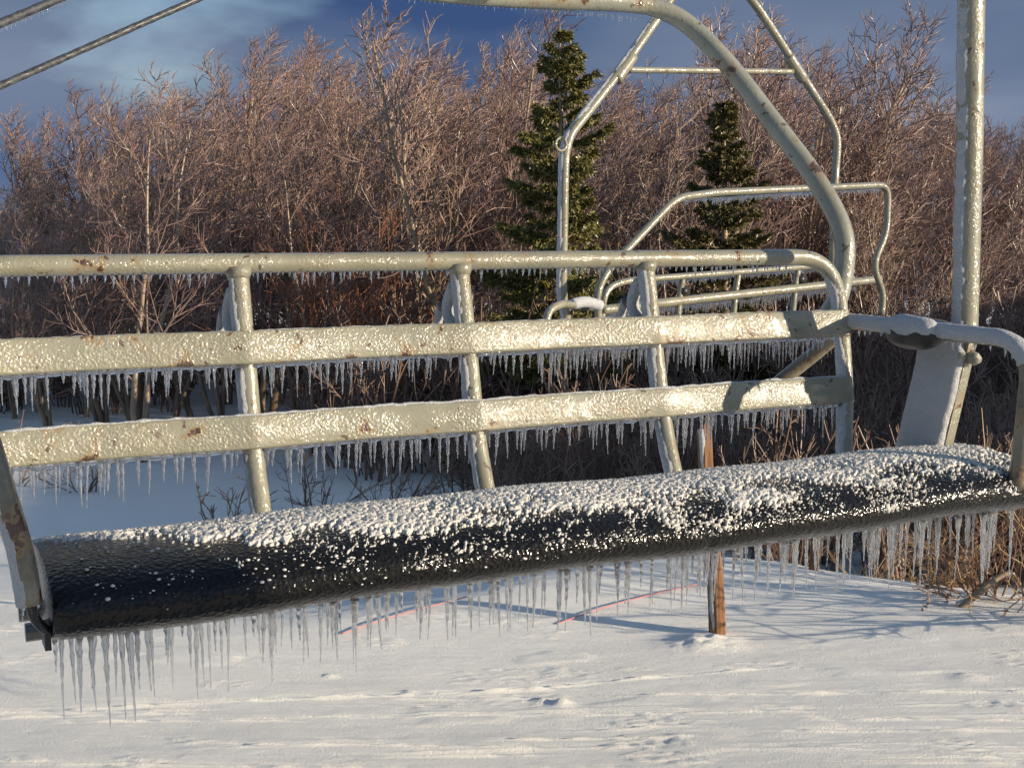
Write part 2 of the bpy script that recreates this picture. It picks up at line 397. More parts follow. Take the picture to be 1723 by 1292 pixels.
# ------------------------------------------------------------------ icicles
def icicle_mesh(seed, drop=True, seg=7, rings=18):
    r_ = random.Random(seed); t = np.linspace(0, 1, rings)
    ph = r_.uniform(0, 6); k = r_.uniform(16, 26)
    r = (1 - t) ** r_.uniform(0.75, 1.05) * (1 + 0.26 * np.sin(k * t + ph) + 0.14 * np.sin(2.3 * k * t + 1)) + 0.10
    r[0] = 1.75; r[1] = 1.15
    if drop: r[-3:] = [0.18, 0.30, 0.20]
    else: r[-1] = 0.05
    P = np.stack([0.35 * np.sin(2.1 * t + ph) * t, 0.35 * np.cos(2.6 * t + ph) * t, -t], 1)
    th = np.arange(seg) / seg * 2 * math.pi
    V = np.stack([P[:, None, 0] + r[:, None] * np.cos(th), P[:, None, 1] + r[:, None] * np.sin(th), np.repeat(P[:, 2:3], seg, 1)], -1).reshape(-1, 3)
    i = np.arange(rings - 1)[:, None] * seg; j = np.arange(seg)[None, :]; kk = (j + 1) % seg
    Fc = np.stack([i + j, i + seg + j, i + seg + kk, i + kk], -1).reshape(-1, 4)
    jj = np.arange(0, seg - 1, 2)
    b = (rings - 1) * seg
    caps = [[b, b + 1, b + 2, b + 3], [b, b + 3, b + 4, b + 6], [b + 4, b + 5, b + 6, b + 6]]
    top = [[0, 3, 2, 1], [0, 6, 4, 3]]
    Fc = np.vstack([Fc, caps[:2], top])
    return V, Fc
ICV = [icicle_mesh(s, drop=(s % 3 != 0)) for s in range(12)]
ICM = []
for V, Fc in ICV:
    me = mesh_np('icicle', V, Fc); me.materials.append(M_ICE); ICM.append(me)
def hang_icicle(parent, p, L, r, tilt=(0, 0)):
    o = bpy.data.objects.new('icicle', random.choice(ICM)); COL.objects.link(o); o.parent = parent
    o.location = p; o.scale = (r, r, L); o.rotation_euler = (tilt[0], tilt[1], random.uniform(0, 6.28))
    return o
def icicle_row(parent, pts, name='icicle_fringe'):
    """many tiny icicles as one fringe; pts: (x,y,z,length,radius)"""
    mb = MB()
    for x, y, z, L, r in pts:
        V, Fc = random.choice(ICV); a = random.uniform(0, 6.28)
        R = np.array([[math.cos(a), -math.sin(a), 0], [math.sin(a), math.cos(a), 0], [0, 0, 1]])
        mb.add((V * np.array([r, r, L])) @ R.T + np.array([x, y, z]), Fc)
    return tag(mb.build(name, M_ICE, parent), kind='stuff')
random.seed(5)

# ------------------------------------------------------------------ the near lift chair
PSI = math.atan(FPX / ((5100 - PW / 2) * math.cos(PITCH)))
CO = at(400, 443, 2.67)                       # joint of the first back post with the top rail
WB = -0.64
chair = empty('lift_chair', (CO[0], CO[1], CO[2] + WB), PSI)
tag(chair, 'near cream steel chairlift chair with black snow-dusted seat, hung with icicles', 'lift chair')
def L(u, v, w): return np.array([u, -v, w - WB])
WIND = np.array([-0.93, 0.0, 0.30]); WIND /= np.linalg.norm(WIND)   # in the chair's own axes

def crust(P, r, thr=0.35, thick=0.012, seed=0, step=0.005, seg=28, wind=WIND, rag=0.75):
    P = resample(P, step)
    def rf(D, R, PP):
        d = D @ wind
        n = len(PP); s = np.arange(n)[:, None] * step; th = np.arange(seg)[None, :] / seg * 6.283
        nz = fbm(s * 13 + 0 * th, np.cos(th) * 1.6 + 5 + 0 * s, seed, 4); nz2 = fbm(s * 75 + 0 * th, np.sin(th) * 5 + 9 + 0 * s, seed + 7, 3)
        k = sstep(thr - 0.22, thr + 0.22, d + rag * (nz - 0.5) + 0.25 * (nz2 - 0.5))
        return R - 0.002 + k * thick * (0.75 + 0.5 * nz2)
    mb = MB(); mb.add(*tube(P, r, seg, True, rf)); return mb

R1 = 0.0212
vlean = lambda w: -0.235 * w if w > -0.4 else 0.094 + (-w - 0.4) * 0.42
# top rail that bends down into the two end posts
rail_pts = fillet([L(-0.52, 0.13, -0.52), L(-0.575, 0.08, -0.35), L(-0.60, 0.0, 0.0), L(1.635, 0.0, 0.0), L(1.612, 0.082, -0.35), L(1.556, 0.145, -0.53)], [0.05, 0.14, 0.14, 0.1], 10)
mb = MB(); mb.add(*tube(resample(rail_pts, 0.02), R1, 18)); rail = mb.build('top_rail', M_STEEL, chair)
end_post = rail_pts[-16:]
crust(end_post, R1, 0.72, 0.005, 3).build('snow_crust', M_RIME, rail)
# back posts
POST_U = [0.0, 0.516, 1.023]
posts = []
for k, u in enumerate(POST_U):
    P = smooth_path([L(u, vlean(w) + (0.0 if w > -.45 else 0.0), w) for w in (-0.012, -0.12, -0.25, -0.36, -0.43, -0.48, -0.54)], 40)
    mb = MB(); mb.add(*tube(P, 0.0215, 16)); post = mb.build('back_post', M_STEEL, chair); posts.append(post)
    crust(P, 0.0215, 0.74, 0.005, 20 + k).build('snow_crust', M_RIME, post)
    # weld collar under the rail
    mb = MB(); mb.add(*tube([L(u, 0.003, -0.012), L(u, 0.006, -0.024), L(u, 0.008, -0.034)], [0.029, 0.027, 0.0225], 16)); mb.build('weld', M_STEEL, post)
    # pivot lug on the rear of the post, packed with snow
    mb = MB(); mb.add(*tube(smooth_path([L(u - 0.005, -0.010, -0.050), L(u - 0.012, -0.032, -0.095), L(u - 0.012, -0.030, -0.13), L(u - 0.006, 0.0, -0.165)], 16), [0.010] + [0.016] * 15, 12))
    lug = mb.build('pivot_lug', M_RIME, post)
    mb = MB(); mb.add(*tube([L(u - 0.028, -0.045, -0.106), L(u + 0.0, -0.05, -0.106)], 0.013, 10)); mb.build('bolt', M_RUBBER, lug)
    mb = MB(); mb.add(*tube(smooth_path([L(u - 0.018, -0.062, -0.105), L(u - 0.022, -0.075, -0.15), L(u - 0.02, -0.08, -0.20)], 10), 0.011, 10)); mb.build('strut', M_RIME, lug)
# slats
def sag_v(u):
    ph = ((u + 0.516) / 0.516) % 1.0 if u < 1.023 else min(1.0, (u - 1.023) / 0.6)
    return 0.062 * ph * (1 - ph)
def slat(w0, h, u0, u1, seed):
    n = 260; us = np.linspace(u0, u1, n)
    prof = []; t = 0.007; c = 0.005      # rounded flat bar, leaning with the posts
    for a, b in ((-1, -1), (1, -1), (1, 1), (-1, 1)):
        for q in range(3):
            ang = {(-1, -1): 180, (1, -1): 270, (1, 1): 0, (-1, 1): 90}[(a, b)] + q * 45
            prof.append((a * (t - c) + c * math.cos(math.radians(ang)), b * (h / 2 - c) + c * math.sin(math.radians(ang))))
    prof = np.array(prof); m = len(prof)
    lean = math.atan(0.235); V = []
    for i, u in enumerate(us):
        ph = ((u + 0.516) / 0.516) % 1.0 if u < 1.023 else (u - 1.023) / 0.6; wob = 0.0012 * math.sin(u * 9 + seed) - 0.062 * ph * (1 - ph)   # pressed back between the posts
        for (dv, dw) in prof:
            v = vlean(w0) + 0.0225 + dv * math.cos(lean) - dw * math.sin(lean) + wob; w = w0 + dw * math.cos(lean) + dv * math.sin(lean)
            V.append(L(u, v, w))
    V = np.array(V); i = np.arange(n - 1)[:, None] * m; j = np.arange(m)[None, :]; k = (j + 1) % m
    Fc = np.stack([i + j, i + k, i + m + k, i + m + j], -1).reshape(-1, 4)
    e = (n - 1) * m
    caps = []
    for b, fl in ((0, 1), (e, 0)):
        for q in ((0, 1, 2, 3), (0, 3, 8, 11), (3, 4, 7, 8), (4, 5, 6, 7), (8, 9, 10, 11)):
            f = [b + x for x in q]; caps.append(f[::-1] if fl else f)
    mb = MB(); mb.add(V, np.vstack([Fc, caps])); o = mb.build('slat', M_STEEL, chair)
    # ridge of snow lying on the upper edge
    top = w0 + h / 2 * math.cos(lean)
    P = np.array([L(q, vlean(w0) + 0.0225 - h / 2 * math.sin(lean) - sag_v(q), top - 0.002) for q in np.arange(u0 + 0.01, u1 - 0.02, 0.006)])
    def rf(D, R, PP):
        s = PP[:, 0:1]; return R * (0.35 + 1.1 * fbm(s * 45, D[:, :, 2] * 2 + 3, seed, 3)) * np.where(D[:, :, 2] < 0, 0.4, 1.0)
    mb = MB(); mb.add(*tube(P, 0.006 if seed == 2 else 0.0032, 10, True, rf)); mb.build('snow_ridge', M_RIME, o)
    bot = w0 - h / 2 * math.cos(lean); vb = vlean(w0) + 0.0225 + h / 2 * math.sin(lean) - 0.002
    return o, bot, vb
def slat_icicles(o, bot, vb, u0, u1, mean, lens_rng, sd):
    random.seed(sd); u = u0; cnt = 0; small = []
    while u < u1:
        near_post = min(abs(u - p) for p in POST_U)
        env = 0.76 + 0.45 * vnoise(u * 5.5, sd * 1.7, sd)
        Lh = random.uniform(*lens_rng) * env
        if random.random() < 0.12: Lh *= 0.55
        r = random.uniform(0.0034, 0.0054)
        p = L(u, vb - random.uniform(0, 0.008) - sag_v(u), bot + 0.004)
        if Lh > 0.045: hang_icicle(o, p, Lh, r, (random.uniform(-.04, .04), random.uniform(-.05, .03))); cnt += 1
        else: small.append((*p, Lh, r))
        u += mean * random.choice((0.35, 0.6, 0.8, 1.0, 1.3, 1.8))
    icicle_row(o, small)
    return cnt
H1 = 0.071
s1, b1, v1 = slat(-0.175, H1, -0.62, 1.628, 1)
s2, b2, v2 = slat(-0.349, H1, -0.60, 1.612, 2)
ni = slat_icicles(s1, b1, v1, -0.50, 1.56, 0.0170, (0.038, 0.084), 11)
ni += slat_icicles(s2, b2, v2, -0.50, 1.56, 0.0170, (0.044, 0.098), 12)
# a glazed web joining the roots of the icicles
for o, bot, vb, sd in ((s1, b1, v1, 5), (s2, b2, v2, 6)):
    P = np.array([L(q, vb - 0.004 - sag_v(q), bot) for q in np.arange(-0.55, 1.58, 0.008)])
    def rf(D, R, PP, sd=sd):
        return R * (0.5 + 1.2 * fbm(PP[:, 0:1] * 60 + 0 * D[:, :, 0], D[:, :, 2] * 1.5, sd, 2)) * np.where(D[:, :, 2] < 0, 1.3, 0.6)
    mb = MB(); mb.add(*tube(P, 0.006, 10, True, rf)); mb.build('ice_rim', M_ICE, o)
# fringe of very short icicles under the rail
random.seed(21); fr = []; u = -0.48
while u < 1.48:
    if min(abs(u - p) for p in POST_U) > 0.024:
        Lh = random.choice((0.008, 0.012, 0.016, 0.022, 0.028)) * random.uniform(0.8, 1.2)
        p = L(u, random.uniform(-0.004, 0.006), -R1 + 0.002); fr.append((*p, Lh, random.uniform(0.0026, 0.0042)))
    u += random.uniform(0.010, 0.020)
icicle_row(rail, fr)

# bail: the heavy tube that carries the chair
def mirror_u(P): Q = np.array(P, float).copy(); Q[:, 0] = 2 * 0.514 - Q[:, 0]; return Q
bp = [L(1.655, -0.055, -0.17), L(1.690, -0.045, -0.10), L(1.7128, -0.06, 0.0506), L(1.6951, -0.15, 0.20), L(1.6446, -0.30, 0.3826), L(1.5817, -0.42, 0.5438), L(1.5114, -0.52, 0.668), L(1.4281, -0.57, 0.7235), L(1.31, -0.585, 0.736), L(0.894, -0.60, 0.722), L(0.514, -0.60, 0.722)]
half = smooth_path(bp, 110)
full = np.vstack([half, mirror_u(half)[::-1][1:]])
mb = MB(); mb.add(*tube(resample(full, 0.02), 0.0285, 18)); bail = mb.build('bail', M_STEEL_G, chair)
fr = []; random.seed(3)
for u in np.arange(0.0, 1.42, 0.014):
    fr.append((*L(u + random.uniform(-.004, .004), -0.60 + 0.02 * max(0, u - 1.3), 0.722 + 0.006 - 0.0275), random.uniform(0.006, 0.02), 0.003))
icicle_row(bail, fr)
# brace from the end post running back and down under the seat
mb = MB(); mb.add(*tube(smooth_path([L(1.650, 0.0, -0.165), L(1.678, -0.04, -0.215), L(1.665, -0.085, -0.258), L(1.625, -0.125, -0.308), L(1.575, -0.155, -0.358), L(1.53, -0.165, -0.402)], 40), 0.021, 14))
brace = mb.build('brace', steel_material('rust_streaked_steel', (0.13, 0.10, 0.06), (0.22, 0.19, 0.13), rust=0.60), chair)
tag(brace, 'rust-brown curved brace behind the right end of the backrest')

# arm rests
def arm(u0, u1, left):
    c = 1 if not left else -1
    P = fillet([L(u0, 0.01, -0.172), L(u0 + 0.002 * c, 0.30, -0.176), L(u1, 0.615, -0.185), L(u1 + (-0.01 if not left else 0.045), 0.60 if not left else 0.585, -0.53 if not left else -0.515)], [0.1, 0.10], 12)
    if left: P = smooth_path([L(u0, 0.01, -0.172), L(u0, 0.30, -0.176), L(-0.565, 0.50, -0.195), L(-0.545, 0.575, -0.25), L(-0.525, 0.60, -0.34), L(-0.505, 0.605, -0.43), L(-0.495, 0.60, -0.515)], 80)
    P = resample(P, 0.012)
    mb = MB(); mb.add(*tube(P, 0.0185 if left else 0.020, 18)); o = mb.build('arm_rest', M_WORN, chair)
    wd = np.array([-0.80, 0.0, 0.60])
    crust(P if left else P[:-24], 0.020, 0.05 if not left else 0.62, 0.0045 if not left else 0.004, 60 + left, wind=wd, rag=0.9).build('snow_crust', M_RIME, o)
    return o, P
armR, PR = arm(1.640, 1.690, False)
armL, PL = arm(-0.60, -0.545, True)
fr = []; random.seed(8)
for p in resample(PR, 0.02):
    if p[2] - 0.64 > -0.3 and random.random() < 0.8: fr.append((p[0], p[1], p[2] - 0.021, random.uniform(0.006, 0.022), 0.0032))
icicle_row(armR, fr)
# rubber bumper on the right arm rest
th = np.linspace(0, math.pi, 14); prof_r = 0.043 * np.sin(th) ** 0.6 + 0.001
Pb = np.stack([np.full(14, 1.642), -0.29 - 0.085 * np.cos(th) * -1 * -1 + 0.0 * th, np.full(14, -0.185 - WB)], 1)
mb = MB(); mb.add(*tube(Pb, prof_r, 20)); bumper = mb.build('bumper', M_RUBBER, armR)
Pb2 = Pb + np.array([-0.004, 0, 0.004])
def rfb(D, R, PP):
    d = D @ np.array([-0.75, 0, 0.66]); s = np.arange(len(PP))[:, None] * 0.3
    return R - 0.004 + 0.009 * sstep(0.60, 0.9, d + 0.5 * (fbm(s * 3, D[:, :, 2] * 3, 77, 3) - 0.5))
mb = MB(); mb.add(*tube(Pb, prof_r, 28, True, rfb)); mb.build('snow_crust', M_RIME, bumper)

# raised safety bar on its pivot plates
def safety_side(u, left):
    P = fillet([L(u, 0.352, -0.20), L(u - 0.012, 0.352, 0.30), L(u - 0.05, 0.352, 1.15), L(u + (-0.5 if not left else 0.5), 0.33, 1.32)], [0.02, 0.2], 10)
    return P
SBR = safety_side(1.752, False); SBL = safety_side(2 * 0.514 - 1.752, True)
mb = MB(); mb.add(*tube(resample(np.vstack([SBR, SBL[::-1]]), 0.02), 0.0325, 18)); sbar = mb.build('safety_bar', M_STEEL, chair)
crust(SBR[:-6], 0.0310, 0.84, 0.008, 80, 0.006, 32, rag=0.3).build('snow_crust', M_RIME, sbar)
def plate(u, left):
    # flat bar, broad side to the wind, running down from the pivot to the seat frame
    n = 40; V = []
    top = np.array(L(u + 0.004, 0.318, -0.165)); bot = np.array(L(u - 0.045, 0.275, -0.53))
    ax = bot - top; ax /= np.linalg.norm(ax)
    wide = np.array([0.10, -1.0, 0.0]); wide -= ax * (wide @ ax); wide /= np.linalg.norm(wide); nrm = np.cross(ax, wide)
    mb = MB(); M = np.stack([wide, nrm, ax], 1)
    return top, bot, wide, nrm, M
top, bot, wide, nrm, Mx = plate(1.752, False)
mb = MB(); mb.add(*box((top + bot) / 2, 0.128, 0.030, np.linalg.norm(bot - top), Mx)); plt_ = mb.build('pivot_plate', M_STEEL, chair, False)
# snow plastered over the plate's face
n, m = 90, 30; V = []
s = np.linspace(0, 1, n); q = np.linspace(-1, 1, m)
Sg, Qg = np.meshgrid(s, q, indexing='ij')
edge = 1 + 0.10 * (fbm(Sg * 9, Qg * 0 + 2 + (Qg > 0) * 5, 5, 3) - 0.5)
thk = 0.016 * np.sqrt(np.clip(1 - np.abs(Qg) ** 6, 0, 1)) * (0.8 + 0.5 * fbm(Sg * 14, Qg * 3, 6, 4)) + 0.0155
wdt = np.where(Sg < 0.2, 0.054 + 0.012 * sstep(0.12, 0.2, Sg), 0.066)
sgn = 1.0 if nrm[0] < 0 else -1.0
G = top + (bot - top) * Sg[..., None] + wide * ((Qg * edge * wdt) - 0.008)[..., None] + nrm * (sgn * thk)[..., None]
G = G.reshape(-1, 3); i = np.arange(n - 1)[:, None] * m; j = np.arange(m - 1)[None, :]
Fc = np.stack([i + j, i + j + 1, i + m + j + 1, i + m + j], -1).reshape(-1, 4)
pl = link('snow_crust', mesh_np('snow_crust', G, Fc), M_RIME, plt_)
sol = pl.modifiers.new('thick', 'SOLIDIFY'); sol.thickness = 0.006; sol.offset = -1.0 * sgn
bp_ = top + (bot - top) * 0.20 + wide * 0.052
mb = MB(); mb.add(*tube([bp_ + nrm * sgn * -0.03, bp_ + nrm * sgn * 0.02, bp_ + nrm * sgn * 0.032], [0.012, 0.014, 0.008], 12)); mb.build('bolt', M_STEEL_G, plt_)
mb = MB(); mb.add(*tube([bp_ + wide * 0.005, bp_ + wide * 0.03, bp_ + wide * 0.042], [0.016, 0.017, 0.009], 12)); mb.build('bolt', M_STEEL, plt_)
t2 = np.array(L(2 * 0.514 - 1.752, 0.352, -0.165)); b2_ = np.array(L(2 * 0.514 - 1.752 + 0.06, 0.335, -0.53))
mb = MB(); mb.add(*box((t2 + b2_) / 2, 0.10, 0.016, 0.38)); mb.build('pivot_plate', M_STEEL, chair, False)

# seat: a rolled black pad
_t = np.radians(np.arange(0, 360, 15.0))
_c, _s = np.cos(_t), np.sin(_t)
# a rolled pad: flattened ellipse, clockwise from the rear over the top to the front
SEAT = np.stack([0.42 - 0.195 * np.sign(_c) * np.abs(_c) ** 0.92, -0.543 + 0.069 * np.sign(_s) * np.abs(_s) ** 0.90], 1)
U0, U1 = -0.462, 1.80
def closed_spline(P, n):
    m = len(P); o = []
    for t in np.linspace(0, m, n, endpoint=False):
        i = int(t); f = t - i; a, b, c, d = P[(i - 1) % m], P[i], P[(i + 1) % m], P[(i + 2) % m]
        o.append(0.5 * (2 * b + (c - a) * f + (2 * a - 5 * b + 4 * c - d) * f ** 2 + (-a + 3 * b - 3 * c + d) * f ** 3))
    return np.array(o)
SP = closed_spline(SEAT, 96)
cen = SP.mean(0)
def seat_mesh():
    us = np.concatenate([U0 + np.array([0.0, 0.002, 0.007, 0.016]), np.linspace(U0 + 0.025, U1 - 0.05, 220), U1 - np.array([0.036, 0.022, 0.010, 0.003, 0.0])])
    n, m = len(us), len(SP); V = np.zeros((n, m, 3))
    for i, u in enumerate(us):
        dl, dr = u - U0, U1 - u
        k = 1 - 0.06 * (1 - min(1, dl / 0.025)) ** 2 - 0.16 * (1 - min(1, dr / 0.04)) ** 2.5
        q = cen + (SP - cen) * k
        sag = 0.003 * math.sin(u * 5.0) + 0.002 * math.sin(u * 13 + 1)
        # a join in the cover
        j = -0.004 * math.exp(-((u - 0.80) / 0.007) ** 2)
        dirn = (SP - cen) / np.linalg.norm(SP - cen, axis=1)[:, None]
        low = np.clip((-SP[:, 1] - 0.55) / 0.05, 0, 1)
        wr = 0.0022 * low * np.sin((u * 1.0 + SP[:, 1] * 0.7) * 150 + 5 * math.sin(u * 7) + 3 * math.sin(u * 23)) * (0.5 + 0.5 * math.sin(u * 11 + 2))
        q = q + dirn * (j + wr)[:, None]
        V[i] = np.array([L(u, a, b + sag) for a, b in q])
    V = V.reshape(-1, 3); i = np.arange(n - 1)[:, None] * m; j = np.arange(m)[None, :]; k = (j + 1) % m
    Fc = np.stack([i + j, i + m + j, i + m + k, i + k], -1).reshape(-1, 4)
    c0 = len(V); V = np.vstack([V, V[:m].mean(0), V[-m:].mean(0)])
    jj = np.arange(0, m, 2); e = (n - 1) * m
    Fc = np.vstack([Fc, np.stack([np.full_like(jj, c0), jj, jj + 1, (jj + 2) % m], -1), np.stack([np.full_like(jj, c0 + 1), e + (jj + 2) % m, e + jj + 1, e + jj], -1)])
    return link('seat', mesh_np('seat', V, Fc), M_VINYL, chair)
seat = seat_mesh()
tag(seat, 'rolled black seat pad glazed with ice and dusted with snow clumps')
# snow lying on the seat: full along the rear, breaking into clumps towards the front
def seat_snow():
    D = closed_spline(SEAT, 960)
    a = np.argmin(np.hypot(D[:, 0] - 0.227, D[:, 1] + 0.53)); b = np.argmin(np.hypot(D[:, 0] - 0.614, D[:, 1] + 0.545))
    idx = np.arange(a, b) if b > a else np.r_[np.arange(a, 960), np.arange(0, b)]
    C = D[idx]; arc = np.r_[0, np.cumsum(np.linalg.norm(np.diff(C, axis=0), axis=1))]
    st = np.arange(0, arc[-1], 0.0022); C = np.stack([np.interp(st, arc, C[:, k]) for k in (0, 1)], 1)
    tg = np.gradient(C, axis=0); tg /= np.linalg.norm(tg, axis=1)[:, None]; nr = np.stack([-tg[:, 1], tg[:, 0]], 1)
    nr[(nr[:, 1] < 0) & (C[:, 0] < 0.5)] *= 1
    if nr[len(nr) // 2, 1] < 0: nr = -nr
    us = np.arange(U0 + 0.004, U1 - 0.012, 0.0023)
    Ug, Sg = np.meshgrid(us, st, indexing='ij'); f = Sg / st[-1]
    big = fbm(Ug * 11, Sg * 14, 101, 3); cl = fbm(Ug * 165 + Sg * 80, Sg * 120, 105, 3, 0.65); fi = fbm(Ug * 420, Sg * 420, 109, 2)
    ridged = 1 - np.abs(2 * cl - 1)
    edge = 0.70 + 0.07 * np.clip((Ug - 0.2), -0.7, 1) + 0.0 * f                        # how far forward the cover reaches
    edge = np.where(Ug < -0.05, edge - 1.25 * (-0.05 - Ug) , edge)
    cov = (edge - f) * 1.9 + 1.5 * (big - 0.5) + 1.7 * (cl - 0.5)
    h = 0.0068 * np.clip(cov, 0, 0.9) ** 0.5 * (0.10 + 1.2 * cl + 0.9 * (fi - 0.5)) + 0.0030 * sstep(0.5, 0.75, ridged) * sstep(0.0, 0.4, cov) + 0.0012 * fi
    h = np.where(cov > 0.02, h, -0.004)
    taper = sstep(0, 0.03, U1 - 0.012 - Ug)
    h = h * taper - 0.004 * (1 - taper)
    V = np.zeros((*Ug.shape, 3)); sag = 0.003 * np.sin(Ug * 5) + 0.002 * np.sin(Ug * 13 + 1)
    dr = np.clip((U1 - Ug) / 0.04, 0, 1); kk = 1 - 0.16 * (1 - dr) ** 2.5
    V[..., 0] = Ug; V[..., 1] = -(cen[0] + (C[None, :, 0] - cen[0]) * kk + nr[None, :, 0] * h); V[..., 2] = cen[1] + (C[None, :, 1] - cen[1]) * kk + nr[None, :, 1] * h + sag - WB
    n, m = Ug.shape; i = np.arange(n - 1)[:, None] * m; j = np.arange(m - 1)[None, :]
    Fc = np.stack([i + j, i + m + j, i + m + j + 1, i + j + 1], -1).reshape(-1, 4)
    keep = (h.ravel()[Fc] > -0.003).any(1)
    tag(link('snow_cover', mesh_np('snow_cover', V.reshape(-1, 3), Fc[keep]), M_CLUMP, seat), kind='stuff')
seat_snow()
# loose clumps on the bare front
def clumps():
    ico = bpy.data.meshes.new('t'); import bmesh
    bm = bmesh.new(); bmesh.ops.create_icosphere(bm, subdivisions=1, radius=1.0); bm.verts.ensure_lookup_table()
    IV = np.array([v.co for v in bm.verts]); IF = np.array([[v.index for v in f.verts] for f in bm.faces]); bm.free()
    r_ = np.random.default_rng(4); Vs = []; Fs = []; nn = 0
    D = closed_spline(SEAT, 960); ok = np.where((D[:, 0] > 0.25) & (D[:, 1] > -0.552))[0]
    ok = ok[np.argsort(D[ok, 0])]
    for k in range(7000):
        u = r_.uniform(U0 + 0.02, U1 - 0.06); t = r_.random() ** 0.6
        i = ok[int(t * (len(ok) - 1))]; p = D[i]
        dens = vnoise(np.array([u * 16]), np.array([t * 9]), 131)[0]
        lim = 0.72 if u > -0.1 else 0.60
        if dens < 0.42 or (p[1] < -0.525 and r_.random() < 0.8): continue
        if u < 0.0 and r_.random() < 0.55 + (-u) * 0.6: continue
        s = 0.0007 + 0.0030 * r_.random() ** 3
        V = IV * (1 + 0.35 * (r_.random((len(IV), 1)) - 0.5)) * s * np.array([1.3, 1.0, 0.75])
        Vs.append(V + L(u, p[0] + 0.001, p[1] + 0.001)); Fs.append(IF + nn); nn += len(IV)
    me = mesh_np('loose_clumps', np.concatenate(Vs), np.concatenate(Fs))
    tag(link('loose_clumps', me, M_CLUMP, seat), kind='stuff')
clumps()
# icicles along the seat's lower edge
random.seed(31); u = U0 + 0.012; small = []
while u < U1 - 0.03:
    tall = 0.145 if u < 0.15 else (0.125 if u < 0.9 else 0.16)
    env = 0.70 + 0.42 * vnoise(u * 6.0, 3.3, 9)
    Lh = max(0.02, tall * env * random.uniform(0.50, 1.12))
    if random.random() < 0.10: Lh *= 0.4
    p = L(u, random.uniform(0.45, 0.53), -0.604); rr_ = random.uniform(0.0034, 0.0056)
    if Lh > 0.072: hang_icicle(seat, p, Lh, rr_, (random.uniform(-.03, .03), random.uniform(-.03, .06))); ni += 1
    else: small.append((*p, Lh, rr_))
    u += random.choice((0.005, 0.008, 0.011, 0.014, 0.019))
icicle_row(seat, small)
print('icicles', ni)
# steel under-frame of the seat and the hook bracket on its left end
for v in (0.32, 0.44):
    mb = MB(); mb.add(*tube([L(U0 - 0.03, v, -0.610), L(U1 - 0.08, v, -0.610)], 0.016, 10)); mb.build('seat_rail', M_STEEL_DARK, chair)
mb = MB(); mb.add(*box(L(U0 - 0.006, 0.54, -0.588), 0.010, 0.045, 0.040)); mb.build('end_plate', M_RUBBER, chair, False)
mb = MB(); mb.add(*tube(smooth_path([L(-0.497, 0.598, -0.505), L(U0 - 0.026, 0.585, -0.545), L(U0 - 0.006, 0.56, -0.575), L(U0 + 0.012, 0.54, -0.58)], 14), 0.0085, 8)); mb.build('bracket', M_RUBBER, chair)
fr = [(*L(-0.495 + 0.012 * math.sin(k * 2.1), 0.60 - 0.006 * k, -0.512), random.uniform(0.015, 0.05), random.uniform(0.003, 0.005)) for k in range(5)]
icicle_row(armL, fr)

# ------------------------------------------------------------------ the second lift chair
def y2(px): return 7.0 + (px - 950) / 455.0 * 1.4
base2 = at(1200, 600, 7.8)
chair2 = empty('lift_chair', tuple(base2))
tag(chair2, 'smaller empty chairlift chair hanging beyond the near one, its safety bar raised', 'lift chair')
def q2(px, py, dy=0.0): return at(px, py, y2(px) + dy) - base2
def tube2(name, pts, px_w, par=chair2, mat=M_STEEL_FAR, rad=0.08, dy=0.0, seg=12):
    P = fillet([q2(*p[:2], (p[2] if len(p) > 2 else 0) + dy) for p in pts], rad, 8)
    r = px_w / 2 * y2(np.mean([p[0] for p in pts])) / FPX
    mb = MB(); mb.add(*tube(resample(P, 0.03), r, seg)); return mb.build(name, mat, par), P, r
hl, PHl, rh = tube2('hanger_leg', [(1187, -85), (1050, 112), (958, 228), (950, 262), (946, 500), (955, 545)], 16, rad=0.15)
crust(PHl, rh, 0.72, 0.010, 90, 0.012, 20, np.array([-0.9, -0.2, 0.3])).build('snow_crust', M_RIME, hl)
hr, PHr, rr = tube2('hanger_leg', [(1187, -85), (1268, 2), (1400, 205), (1410, 235), (1403, 330), (1400, 480)], 13.5, rad=0.15)
for (px, py, a, b) in ((1050, 115, (-14, 20), (14, -20)), (1338, 112, (-12, -18), (14, 22))):
    mb = MB(); P = [q2(px + a[0], py + a[1]), q2(px + b[0], py + b[1])]; mb.add(*tube(resample(P, 0.02), 0.036, 14)); mb.build('sleeve', M_STEEL_FAR, chair2)
tube2('crossbar', [(1057, 118), (1333, 121)], 10)
lp = [q2(948 + 9 * math.cos(t) - 4, 243 + 11 * math.sin(t), -0.02) for t in np.linspace(-1, 4.6, 16)]
mb = MB(); mb.add(*tube(lp, 0.008, 8)); mb.build('hook', M_STEEL_FAR, chair2)
sb, Psb, _ = tube2('safety_bar', [(1010, 560, -.3), (1003, 495, -.3), (1022, 455, -.3), (1138, 333, -.3), (1205, 324, -.3), (1495, 311, -.3), (1492, 395, -.3), (1468, 445, -.3), (1487, 495, -.3), (1483, 530, -.3)], 11.5, rad=0.10)
fr = []; random.seed(13)
for px in np.arange(1150, 1485, 2.6):
    py = 330 - (px - 1150) * 0.058; p = q2(px, py + (5 if px > 1200 else 4), -.3); fr.append((*p, random.uniform(0.015, 0.055), 0.006))
icicle_row(sb, fr)
tr, _, _ = tube2('top_rail', [(1012, 540), (1018, 485), (1055, 472), (1385, 447), (1425, 452), (1440, 480)], 10.5, rad=0.12)
fr = [(*q2(px, 474 - (px - 1055) * 0.0757 + 3), random.uniform(0.012, 0.04), 0.006) for px in np.arange(1060, 1390, 3.0)]
icicle_row(tr, fr)
sl2, _, _ = tube2('slat', [(1012, 522), (1130, 508), (1480, 470)], 15, rad=0.3)
